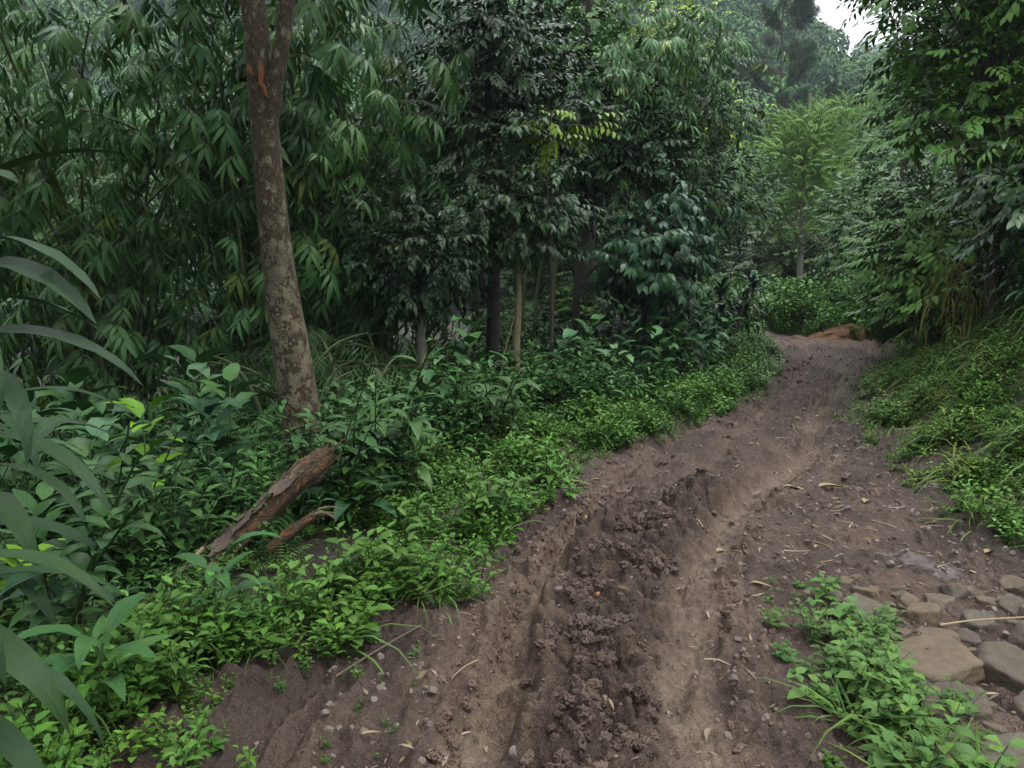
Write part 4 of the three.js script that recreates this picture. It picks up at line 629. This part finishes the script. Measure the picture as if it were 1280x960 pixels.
// weeds growing beside the stones, each leaf its own
const weedM = variants(0.085, 0.165, 0.048, { gloss: 0.35, bump: vein, bumpScale: 0.003 }, 0.18);
const weedLeaf = [0, 1, 2].map((i) => leafGeo({ L: 0.062 + 0.016 * i, W: 0.042 + 0.011 * i, n: 6, fold: 0.22, droop: 0.5 + 0.35 * i, a: 0.58, b: 0.9, stalk: 0.018, lift: 0.15, wavy: 0.12 }));
[[1.47, -3.45, 0.13], [1.44, -3.22, 0.16], [1.52, -3.12, 0.12], [1.42, -2.98, 0.18], [1.34, -2.82, 0.13], [1.28, -2.62, 0.14], [1.4, -2.6, 0.2], [1.24, -2.42, 0.12], [1.34, -2.36, 0.2], [1.3, -2.18, 0.22], [1.42, -2.12, 0.2], [1.2, -2.22, 0.13], [1.38, -2.72, 0.12]].forEach(([x, z, h], i) => {
  const r = rng(870 + i), g = thing('leafy_weed', 'soft green weed with toothed oval leaves between mud and stones', 'weed', [x, H(x, z) + 0.0, z], 'weeds growing beside the loose stones'), stems = 2 + Math.floor(r() * 2);
  for (let s = 0; s < stems; s++) {
    const az = r() * TAU, le = h * 0.35, hh = h * (0.7 + 0.5 * r()), at = (t) => V(Math.sin(az) * le * (0.2 + t * t), hh * t, Math.cos(az) * le * (0.2 + t * t)); const stem = part('stem', tube([at(0), at(0.5), at(1)], [0.003, 0.0018], 5), stemMat, g);
    const prs = 4 + Math.floor(r() * 2); for (let p = 0; p < prs; p++) { const t = 0.3 + (0.7 * (p + 0.7)) / prs, a0 = az + p * 1.57 + r() * 0.5, sc = (1.4 - 0.8 * t) * (0.65 + 0.5 * r()); for (const q of [0, Math.PI]) addLeaf(stem, weedLeaf[Math.floor(r() * 3)], weedM[Math.floor(r() * 4)], at(Math.min(1, t)), a0 + q, 0.15 + 0.5 * t * r(), (r() - 0.5) * 0.4, sc); }
  }
});
tag(instances('weed_seedlings', herbs[3].geo, weedM[0], sow(899, 160, [0.95, 1.75, -2.0, -3.75], (x, z) => sstep(0.36, 0.1, Math.abs(x - (1.4 + (z + 2.8) * -0.13)) + 0.1 * n2(x * 5, z * 5)), [0.6, 1.5], (r) => shadeOf(r, 0.25))), 'tiny seedlings at the foot of the weeds by the stones', 'ground cover');
tag(instances('weed_grass', grassA.geo, weedM[2], sow(897, 34, [1.15, 1.4, -2.1, -3.6], () => 0.7, [0.4, 0.8], (r) => shadeOf(r, 0.25))), 'thin grass blades among the weeds by the stones', 'grass');
tag(instances('corner_seedlings', herbs[0].geo, weedM[3], sow(898, 60, [-1.2, -0.35, -2.1, -3.1], () => 0.6, [0.35, 0.7], (r) => shadeOf(r, 0.25))), 'scattered seedlings on the trodden corner', 'ground cover');

// ---------------------------------------------------------------- stones
function rockGeo(seed, w, h, d) {
  const r = rng(seed), planes = [...Array(6)].map(() => { const n = ball(r).normalize(); return [n, 0.7 + 0.25 * r()]; }); for (const q of [0, 1.3, 2.2, 3.3, 4.3, 5.3]) { const w0 = q + 0.5 * r(); planes.push([V(Math.cos(w0), 0.25 * (r() - 0.3), Math.sin(w0)).normalize(), 0.62 + 0.22 * r()]); } planes.push([V(0.12 * (r() - 0.5), 1, 0.12 * (r() - 0.5)).normalize(), 0.42], [V(0, -1, 0), 0.6]);
  const g = new THREE.IcosahedronGeometry(1, 10), p = g.attributes.position, v = V(0, 0, 0);
  for (let i = 0; i < p.count; i++) {
    v.fromBufferAttribute(p, i).normalize(); let s = 0; for (const [n, k] of planes) { const q = n.dot(v) / k; if (q > 0) s += Math.pow(q, 70); } const rad = Math.min(1.22, Math.pow(s, -1 / 70));
    const q = v.clone().multiplyScalar(rad), e = 1 + 0.035 * n3(q.x * 3 + seed, q.y * 3, q.z * 3) + 0.02 * n3(q.x * 9, q.y * 9 + seed, q.z * 9);
    p.setXYZ(i, q.x * e * w * 0.62, q.y * e * h * 0.75, q.z * e * d * 0.62);
  }
  const m = g; const uv = []; for (let i = 0; i < p.count; i++) uv.push(p.getX(i) + p.getY(i) * 0.3, p.getZ(i) + p.getY(i) * 0.3); m.setAttribute('uv', new THREE.Float32BufferAttribute(uv, 2));
  const nn = new Map(), key = (i) => `${p.getX(i).toFixed(5)},${p.getY(i).toFixed(5)},${p.getZ(i).toFixed(5)}`; g.computeVertexNormals(); const N = g.attributes.normal;
  for (let i = 0; i < p.count; i++) { const k = key(i), a = nn.get(k) ?? V(0, 0, 0); a.add(V(N.getX(i), N.getY(i), N.getZ(i))); nn.set(k, a); }
  for (let i = 0; i < p.count; i++) { const a = nn.get(key(i)).clone().normalize(); N.setXYZ(i, a.x, a.y, a.z); }
  return g;
}
const rockTint = tex(512, 512, (u, v) => { const g = 0.82 + 0.14 * tile(u, v, 7, 60) + 0.14 * tile(u, v, 40, 70) + 0.12 * tile(u, v, 120, 80), m = sstep(0.15, 0.5, tile(u, v, 5, 90)); return [g * lerp(1, 0.95, m), g * lerp(0.97, 0.86, m), g * lerp(0.92, 0.74, m)]; });
const rockM = [[0.145, 0.116, 0.085], [0.125, 0.107, 0.084], [0.155, 0.118, 0.08], [0.105, 0.086, 0.066]].map((c) => wood(...c, { map: rep(rockTint, 2), bumpMap: rep(soilBump, 4), bumpScale: 0.006, roughness: 0.82 }));
const stones = [[1.58, -2.56, 0.26, 0.12, 0.24, 'dull brown slab squeezed against the weeds', 3], [1.94, -2.28, 0.3, 0.14, 0.24, 'flat slab beside the big pale stone', 0], [1.66, -2.88, 0.36, 0.14, 0.34, 'large brown slab stone half under the weeds', 2], [1.95, -2.78, 0.32, 0.15, 0.26, 'cracked broad slab stone beside the large brown slab'], [1.62, -2.2, 0.36, 0.16, 0.32, 'big pale flat stone at the foot of the weeds', 1], [1.62, -3.32, 0.26, 0.12, 0.2, 'flat stone behind the weeds'], [1.86, -3.3, 0.2, 0.15, 0.15, 'upright edged stone in the stone row'], [2.22, -3.02, 0.24, 0.15, 0.2, 'angular grey stone with split edge'], [2.02, -3.46, 0.22, 0.11, 0.15, 'low stone at the end of the wet patch'], [2.4, -3.25, 0.24, 0.14, 0.2, 'blocky stone under the bank edge'], [1.72, -3.58, 0.22, 0.1, 0.14, 'thin flat stone next to the track mud'], [2.12, -2.5, 0.28, 0.16, 0.24, 'wide grey stone in the loose pile'], [2.4, -2.72, 0.28, 0.16, 0.22, 'heavy stone at the bank side of the pile'], [2.06, -3.22, 0.17, 0.13, 0.14, 'pale wedge stone in the middle of the pile'], [1.8, -3.08, 0.18, 0.12, 0.16, 'brown stone between slab and stone row'], [1.86, -2.5, 0.24, 0.14, 0.2, 'mud streaked stone below the cracked slab'], [2.24, -3.42, 0.15, 0.11, 0.12, 'small square stone beside the blocky one'], [1.52, -3.52, 0.16, 0.09, 0.13, 'muddy flat stone behind the last weed']];
stones.forEach(([x, z, w, h, d, label, m], i) => { const o = single('stone', rockGeo(900 + i, w, h, d), rockM[m ?? i % 4], label, 'stone', 'loose stones beside the track', [x, H(x, z) + h * 0.16, z]); o.rotation.set(0.12 * Math.sin(i * 3), i * 1.7, 0.12 * Math.cos(i * 5)); });
{ const r = rng(930); let n = 0; for (let i = 0; i < 400 && n < 60; i++) { const x = span(r, 1.5, 2.75), z = span(r, -2.1, -3.75), s = 0.05 + 0.1 * r() * r(); if (x < 1.5 || stones.some((q) => Math.hypot(q[0] - x, q[1] - z) < q[2] * 0.42)) continue; n++; const o = single('small_stone', rockGeo(940 + (n % 9), s * 1.3, s, s * 1.1), rockM[n % 4], 'small angular stone wedged in the loose stone pile', 'stone', 'small stones in the loose pile', [x, H(x, z) + s * 0.25, z]); o.rotation.set(r() - 0.5, r() * 6, r() - 0.5); } }
// pebbles strewn over the mud
{ const r = rng(960), list = []; for (let i = 0; i < 2600; i++) { const z = -1.8 - 11 * Math.pow(r(), 1.8), x = lerp(edgeL(z) - 0.1, edgeR(z) + 0.1, r()), u = x - rutL(z); if (u > -0.1 && x < rutR(z) + 0.1 && r() < 0.75) continue; const s = 0.006 + 0.016 * r() * r(), k = 0.7 + 0.7 * r(); list.push({ m: new THREE.Matrix4().compose(V(x, H(x, z) + road(x, z)[0] + 0.012 + s * 0.2, z), new THREE.Quaternion().setFromEuler(new THREE.Euler(r() * 6, r() * 6, r() * 6)), V(s, s * 0.7, s)), c: [k, k * 0.97, k * 0.92] }); } tag(instances('gravel', rockGeo(961, 2, 2, 2), wood(0.13, 0.105, 0.092, { roughness: 0.85 }), list), 'small gravel pressed into the mud of the track', 'gravel'); }

// clods thrown up between the ruts, straw and leaf scraps trodden into the mud
{
  const r = rng(963), roadTop = (x, z) => H(x, z) + road(x, z)[0] + 0.012, put = (x, z, s, sq, k, warm) => ({ m: new THREE.Matrix4().compose(V(x, roadTop(x, z) + s * 0.05, z), new THREE.Quaternion().setFromEuler(new THREE.Euler(r() * 6, r() * 6, r() * 6)), V(s * (0.7 + 0.9 * r()), s * sq, s * (0.6 + 0.8 * r()))), c: [k * (1 + warm), k, k * (1 - warm * 0.4)] });
  const lump = (seed) => { const g = new THREE.IcosahedronGeometry(1, 5), p = g.attributes.position, q = g.attributes.normal, v = V(0, 0, 0), f = (w) => w.clone().multiplyScalar(1 + 0.3 * n3(w.x * 1.2 + seed, w.y * 1.2, w.z * 1.2) + 0.16 * n3(w.x * 2.9, w.y * 2.9 + seed, w.z * 2.9) + 0.07 * n3(w.x * 6.5, w.y * 6.5, w.z * 6.5 + seed)); for (let i = 0; i < p.count; i++) { v.fromBufferAttribute(p, i).normalize(); const a = Math.abs(v.y) < 0.9 ? V(0, 1, 0).cross(v).normalize() : V(1, 0, 0).cross(v).normalize(), b = v.clone().cross(a), e = 0.03, c = f(v), n = f(v.clone().addScaledVector(a, e).normalize()).sub(c).cross(f(v.clone().addScaledVector(b, e).normalize()).sub(c)).normalize(); p.setXYZ(i, c.x, c.y, c.z); q.setXYZ(i, n.x, n.y, n.z); } return g; };
  const lists = [[], []];
  for (let i = 0; i < 3000; i++) { const z = -1.9 - 3.7 * Math.pow(r(), 1.15), a = rutL(z) + 0.1, b = rutR(z) - 0.12, x = lerp(a, b, 0.5 + 0.5 * (r() + r() - 1) * 1.1), s = 0.005 + 0.026 * Math.pow(r(), 3); if (sstep(-0.1, 0.5, n2(x * 3, z * 3)) * 0.9 + 0.1 < r()) continue; lists[i % 2].push(put(x, z, s, 0.7, 0.8 + 0.5 * r(), 0.06 * r())); }
  for (let i = 0; i < 420; i++) { const z = -1.9 - 3.5 * r(), x = (r() < 0.65 ? rutL(z) - 0.06 - 0.2 * r() * r() : rutR(z) + 0.12 + 0.3 * r() * r()), s = 0.006 + 0.02 * Math.pow(r(), 2.5); lists[i % 2].push(put(x, z, s, 0.75, 1.2 + 0.6 * r(), 0.04)); }
  for (let i = 0; i < 380; i++) { const z = -5 - 10 * r(), x = lerp(edgeL(z), edgeR(z), r() < 0.5 ? 0.45 * r() : r()), s = 0.008 + 0.035 * Math.pow(r(), 4); lists[i % 2].push(put(x, z, s, 0.6, 1.0 + 0.5 * r(), 0.03)); }
  lists.forEach((l, i) => tag(instances('mud_clods', lump(i * 7 + 1), wood(0.07, 0.046, 0.034, { roughness: 0.75 }), l), ['crumbling mud clods heaped between the ruts', 'rough mud lumps heaped between the ruts'][i], 'mud'));
  const sliver = leafGeo({ L: 1, W: 0.16, n: 3, fold: 0.3, droop: 0.25 }), sl = [];
  for (let i = 0; i < 4200; i++) { const z = -1.9 - 11 * Math.pow(r(), 1.5), x = lerp(edgeL(z) - 0.1, edgeR(z) + 0.1, r() < 0.4 ? 0.55 + 0.45 * r() : r()), L = 0.012 + 0.075 * Math.pow(r(), 2.2), k = 0.45 + 0.8 * r(); if (r() > 0.35 + 0.65 * sstep(-0.3, 0.5, n2(x * 1.4 + 9, z * 1.4))) continue; const az = r() * TAU; sl.push({ m: basis(V(x, roadTop(x, z) + 0.006, z), V(Math.sin(az), 0.2 * (r() - 0.5), Math.cos(az)), V((r() - 0.5) * 0.7, 1, (r() - 0.5) * 0.7), L), c: [k, k * (0.9 + 0.1 * r()), k * (0.75 + 0.25 * r())] }); }
  tag(instances('straw_litter', sliver, wood(0.24, 0.19, 0.145, { side: THREE.DoubleSide }), sl), 'straw and leaf scraps trodden into the mud', 'litter');
}

// ---------------------------------------------------------------- fallen wood
const logSkin = tex(256, 512, (u, v) => { const a = 0.7 + 0.25 * loop(u, v * 0.5, 7, 3) + 0.2 * loop(u, v, 22, 9), rot = sstep(0.15, 0.45, loop(u, v, 1.5, 2) + 0.25 * loop(u, v, 7, 8)); return [lerp(0.46, 0.64, rot) * a, lerp(0.37, 0.43, rot) * a, lerp(0.28, 0.26, rot) * a]; }, true), logBump = tex(256, 512, (u, v) => [0.5 + 0.3 * loop(u * 2, v * 0.3, 5, 3) + 0.2 * loop(u, v * 0.6, 20, 9)]);
const rotMat = new THREE.MeshStandardMaterial({ map: rep(logSkin, 2.5, 1), bumpMap: rep(logBump, 3, 1), bumpScale: 0.02, roughness: 0.92 });
const barkPlate = wood(0.19, 0.15, 0.115, { bumpMap: rep(logBump, 5, 3), bumpScale: 0.012, roughness: 0.9 }), splitMat = wood(0.28, 0.19, 0.115, { bumpMap: rep(logBump, 8, 2), bumpScale: 0.012, roughness: 0.9 });
{
  const y0 = H(-1.63, -3.7), g = thing('fallen_log', 'rotting broken log propped up in the weeds with peeling bark', 'log', [-1.63, y0, -3.7]), r = rng(970);
  const A = V(-0.12, -0.04, 0.12), B = V(0.62, 0.56, -0.5), dirn = B.clone().sub(A).normalize(), pts = [A, V(0.1, 0.1, -0.08), V(0.3, 0.26, -0.25), V(0.46, 0.42, -0.38), B];
  const lg = tube(pts, (t) => 0.058 * (1 + 0.2 * Math.sin(t * 9)) * (t > 0.9 ? 1 - (t - 0.9) * 3.5 : 1) * (t < 0.1 ? 0.6 + t * 4 : 1), 22, 0.38, true); part('core', lg, rotMat, g);
  const cv = new THREE.CatmullRomCurve3(pts), side = dirn.clone().cross(UP).normalize(), over = side.clone().cross(dirn).normalize();
  for (let i = 0; i < 15; i++) {                              // curled plates of bark along the upper side
    const t = 0.18 + 0.78 * ((i % 8) / 8) + 0.05 * r(), an = -0.9 + 1.8 * r() + (i > 7 ? 0.5 : -0.2), w = 0.5 + 0.4 * r(), len = 0.1 + 0.12 * r(), P = [], I = [], U = [], nu = 5, nv = 6, rr = 0.066 + 0.014 * r();
    for (let a = 0; a <= nv; a++) for (let b = 0; b <= nu; b++) { const tt = clamp(t + ((a / nv - 0.5) * len) / 0.98 + 0.012 * (hash2(b, i, 3) - 0.5) * (a === 0 || a === nv ? 3 : 1), 0.02, 0.99), th = an + (b / nu - 0.5) * w * (1 + 0.4 * (hash2(a, i, 7) - 0.5)), c = cv.getPoint(tt), q = rr + 0.012 * Math.pow(Math.abs(a / nv - 0.5) * 2, 3) + 0.006 * n3(tt * 30, th * 5, i); c.addScaledVector(over, Math.cos(th) * q).addScaledVector(side, -Math.sin(th) * q); P.push(c.x, c.y, c.z); U.push(b / nu * 0.1, a / nv * len); if (a < nv && b < nu) { const k = a * (nu + 1) + b; I.push(k, k + 1, k + nu + 1, k + 1, k + nu + 2, k + nu + 1); } }
    const bg = new THREE.BufferGeometry(); bg.setAttribute('position', new THREE.Float32BufferAttribute(P, 3)); bg.setAttribute('uv', new THREE.Float32BufferAttribute(U, 2)); bg.setIndex(I); bg.computeVertexNormals(); const m = (i % 5 === 4 ? splitMat : barkPlate); m.side = THREE.DoubleSide; part('bark_plate', bg, m, g);
  }
  for (let i = 0; i < 20; i++) { const th = r() * TAU, t = i < 12 ? 0.9 : 0.12, c = cv.getPoint(t).addScaledVector(over, Math.cos(th) * 0.045).addScaledVector(side, Math.sin(th) * 0.045), e = c.clone().addScaledVector(dirn, (t > 0.5 ? 1 : -1) * (0.06 + 0.14 * r())); part('splinter', tube([c, c.clone().lerp(e, 0.5), e], [0.014, 0.003], 5), i % 2 ? rotMat : splitMat, g); }
  const s = thing('broken_branch', 'short split branch with frayed pale end under the log', 'branch', [-1.2, H(-1.2, -3.95), -3.95]);
  part('wood', tube([V(-0.12, 0.02, 0.05), V(0.02, 0.12, 0), V(0.16, 0.22, -0.04)], [0.036, 0.022], 12, 0.2, true), rotMat, s);
  for (let i = 0; i < 9; i++) { const c = V(0.15 + 0.01 * r(), 0.21 + (r() - 0.5) * 0.05, -0.04 + (r() - 0.5) * 0.05), e = c.clone().add(V(0.05 + 0.09 * r(), -0.02 + 0.04 * r(), (r() - 0.5) * 0.08)); part('splinter', tube([c, c.clone().lerp(e, 0.5).add(V(0, 0.015, 0)), e], [0.008, 0.002], 4), i % 2 ? splitMat : tanBark, s); }
}
const stick = (name, label, pts, rad, mat, cat = 'stick', group) => { const o = V(...pts[0]); return single(name, tube(pts.map((p) => V(...p).sub(o)), rad, 6, 0.12, true), mat, label, cat, group, [o.x, o.y, o.z]); };
const drySt = wood(0.27, 0.2, 0.125, { roughness: 0.85 }), darkSt = wood(0.1, 0.075, 0.055), paleSt = wood(0.36, 0.3, 0.22);
const onG = (x, z, e = 0.02) => [x, H(x, z) + e, z];
stick('stick', 'pale thin cane slanting down from the lower end of the log', [[-1.75, 0.02, -3.35], [-1.62, 0.12, -3.48], [-1.5, 0.24, -3.6]], [0.008, 0.011], drySt);
stick('stick', 'tan fallen branch lying in the herbs right of the log', [[-1.05, 0.1, -4.75], [-0.82, 0.13, -4.95], [-0.55, 0.17, -5.15]], [0.022, 0.014], drySt);
stick('stick', 'dry bent stem standing beside the sapling', [onG(-0.08, -8.9, 0), [-0.12, 0.5, -8.9], [-0.02, 0.9, -8.9], [0.03, 1.1, -8.9]], [0.009, 0.005], drySt);
stick('stick', 'dry stem leaning against the sapling', [onG(-0.35, -8.8, 0.3), [-0.15, 0.55, -8.9], [0, 0.45, -9.0]], [0.008, 0.006], drySt);
stick('stick', 'dark dead branch lying in the weeds by the fine bamboo', [[-1.15, 0.12, -6.4], [-0.95, 0.3, -6.5], [-0.75, 0.38, -6.6]], [0.012, 0.006], darkSt);
stick('stick', 'pale stick lying across the loose stones', [[1.72, 0.16, -2.93], [1.86, 0.17, -2.95], [2.1, 0.17, -2.98]], [0.005, 0.004], drySt);
stick('stick', 'thin hooked twig at the edge of the trodden corner', [onG(-0.68, -2.75, 0.03), onG(-0.52, -3.0, 0.04), onG(-0.4, -3.2, 0.03)], [0.006, 0.004], darkSt);
{
  const r = rng(980);
  const roadY = (x, z) => H(x, z) + road(x, z)[0] + 0.012;
  const leafDry = [0, 1, 2].map((i) => leafGeo({ L: 0.07 + 0.02 * i, W: 0.02 + 0.012 * i, n: 5, fold: 0.5, droop: -0.5 + 0.5 * i, a: 0.7, twist: 0.6 * (i - 1) })), dryM = [[0.2, 0.155, 0.115], [0.15, 0.105, 0.075], [0.22, 0.18, 0.14], [0.11, 0.08, 0.06]].map((c) => leafMat(...c, { gloss: 0 }));
  for (let i = 0; i < 150; i++) { const z = -2.1 - 7.5 * Math.pow(r(), 1.3), t = r(), x = lerp(edgeL(z), edgeR(z), t < 0.3 ? t * 0.5 : t > 0.55 ? 0.55 + (t - 0.55) : t); const o = single('dead_leaf', leafDry[i % 3], dryM[Math.floor(r() * 4)], 'small dry leaf lying on the muddy track', 'dead leaf', 'dead leaves on the track', [x, roadY(x, z) + 0.006, z]); o.rotation.set((r() - 0.5) * 0.4, r() * 6, (r() - 0.5) * 0.6); o.scale.setScalar(0.35 + 0.45 * r()); }
  for (let i = 0; i < 90; i++) { const z = -2.3 - 6.5 * Math.pow(r(), 1.1), x = lerp(edgeL(z) + 0.1, edgeR(z), r() < 0.55 ? 0.6 + 0.4 * r() : r()), L = 0.06 + 0.22 * r() * r(), az = r() * 6.28, p = (s) => [x + Math.sin(az) * L * s, Math.max(roadY(x + Math.sin(az) * L * s, z + Math.cos(az) * L * s), roadY(x, z) - 0.01) + 0.006, z + Math.cos(az) * L * s]; stick('twig', 'short broken twig lying on the muddy track', [p(-0.5), p(0), p(0.5)], [0.0035, 0.002], [drySt, darkSt, paleSt][i % 3], 'twig', 'twigs on the track'); }
  // papery bamboo sheaths
  const sheath = leafGeo({ L: 0.24, W: 0.05, n: 7, fold: 0.6, droop: 0.3, a: 0.5 }), shM = leafMat(0.24, 0.18, 0.125, { gloss: 0 }), redM = leafMat(0.3, 0.12, 0.075, { gloss: 0 });
  [[1.98, -5.5, 1.2, 'tan bamboo sheath lying in the middle of the track', shM, 1], [2.2, -5.38, 1.9, 'second tan bamboo sheath crossing the track', shM, 1.2], [2.36, -5.0, 2.6, 'pale curled sheath near the right verge', shM, 0.9], [0.42, -5.6, 1.4, 'pale sheath scrap at the left track edge', shM, 0.8], [0.39, -3.36, 2.9, 'reddish brown sheath strip on the churned mud', redM, 0.36], [1.2, -3.7, 1.3, 'tan scrap of sheath left of the weeds', shM, 0.5], [2.62, -4.1, 2.2, 'dry sheath by the right verge', shM, 0.7], [2.35, -3.02, 1.4, 'pale curled leaf on the loose stones', shM, 0.5], [-0.5, -2.36, 2, 'tan leaf scrap on the trodden corner', shM, 0.3], [-0.62, -2.8, 1, 'pale scrap under the seedlings', shM, 0.3]].forEach(([x, z, az, label, m, s]) => { const o = single('bamboo_sheath', sheath, m, label, 'bamboo sheath', 'bamboo sheaths on the ground', [x, roadY(x, z) + 0.014, z]); o.rotation.y = az; o.scale.setScalar(s); });
}

// ---------------------------------------------------------------- bank details
{ // raw orange cut at the bend
  const P = [], C = [], I = [], U = [], nu = 60, nv = 26;
  for (let a = 0; a <= nv; a++) for (let b = 0; b <= nu; b++) { const s = b / nu, t = a / nv, x = 6.35 + 1.5 * s, z = -16.2 + 0.55 * s - 0.45 * t + 0.05 * n2(s * 6, t * 3), top = 0.55 * Math.pow(Math.sin(Math.PI * clamp(s * 0.85 + 0.12)), 0.7), y = 0.06 + top * t * (0.55 + 0.6 * s) + 0.05 * fbm(s * 9, t * 5, 3) * (1 - 0.3 * t), k = 0.8 + 0.5 * fbm(s * 14, t * 6 + 3, 3); P.push(x, y, z); U.push(x, y); C.push(0.25 * k, 0.135 * k, 0.07 * k); if (a < nv && b < nu) { const q = a * (nu + 1) + b; I.push(q, q + 1, q + nu + 1, q + 1, q + nu + 2, q + nu + 1); } }
  const g = new THREE.BufferGeometry(); g.setAttribute('position', new THREE.Float32BufferAttribute(P, 3)); g.setAttribute('color', new THREE.Float32BufferAttribute(C, 3)); g.setAttribute('uv', new THREE.Float32BufferAttribute(U, 2)); g.setIndex(I); g.computeVertexNormals();
  structure('cut_bank', g, new THREE.MeshStandardMaterial({ vertexColors: true, roughness: 0.95, bumpMap: rep(soilBump, 2), bumpScale: 0.03, side: THREE.DoubleSide }), 'raw orange soil of the cut bank at the bend');
}
{ // dry grass hanging from the bank
  const r = rng(990), items = [], g = thing('dry_grass', 'dry brown grass hanging down the right bank below the shrubs', 'grass', [5.35, H(5.35, -9.1) + 0.05, -9.1]), blade = leafGeo({ L: 0.6, W: 0.012, n: 5, fold: 0.2, droop: 1.5, a: 0.5, b: 0.6 });
  for (let i = 0; i < 130; i++) { const k = 0.4 + 0.8 * r(); items.push({ m: basis(V((r() + r() - 1) * 0.6, 0.1 + r() * 0.95, (r() + r() - 1) * 0.5), V(-0.5 + (r() - 0.5) * 1.4, 0.5 - 1.3 * r(), 0.4 + (r() - 0.5) * 1.4), UP, 0.35 + 0.75 * r()), c: [k, k * (0.9 + 0.4 * r()), k] }); }
  instances('blades', blade, leafMat(0.13, 0.1, 0.045, { gloss: 0 }), items, g);
}
{ // wet clay smear by the stones
  const P = [], I = [], U = [], nu = 40, nv = 16, p = (s, t) => { const x = lerp(2.02, 2.36, s) + (t - 0.5) * 0.2, z = lerp(-4.25, -3.55, s) - (t - 0.5) * 0.12; return [x, z]; };
  for (let a = 0; a <= nv; a++) for (let b = 0; b <= nu; b++) { const [x, z] = p(b / nu, a / nv), e = Math.min(a / nv, 1 - a / nv, b / nu, 1 - b / nu); P.push(x, H(x, z) + road(x, z)[0] + 0.016 - 0.02 * sstep(0.3, 0, e + 0.16 * n2(x * 7, z * 7)) + 0.004 * n2(x * 25, z * 8), z); U.push(x, z); if (a < nv && b < nu) { const q = a * (nu + 1) + b; I.push(q, q + 1, q + nu + 1, q + 1, q + nu + 2, q + nu + 1); } }
  const g = new THREE.BufferGeometry(); g.setAttribute('position', new THREE.Float32BufferAttribute(P, 3)); g.setAttribute('uv', new THREE.Float32BufferAttribute(U, 2)); g.setIndex(I); g.computeVertexNormals();
  structure('wet_clay', g, new THREE.MeshPhysicalMaterial({ color: new THREE.Color().setRGB(0.075, 0.06, 0.053), roughness: 0.3, bumpMap: rep(soilBump, 3), bumpScale: 0.006 }), 'smooth wet clay smear beside the loose stones');
}

renderer.render(scene, camera);
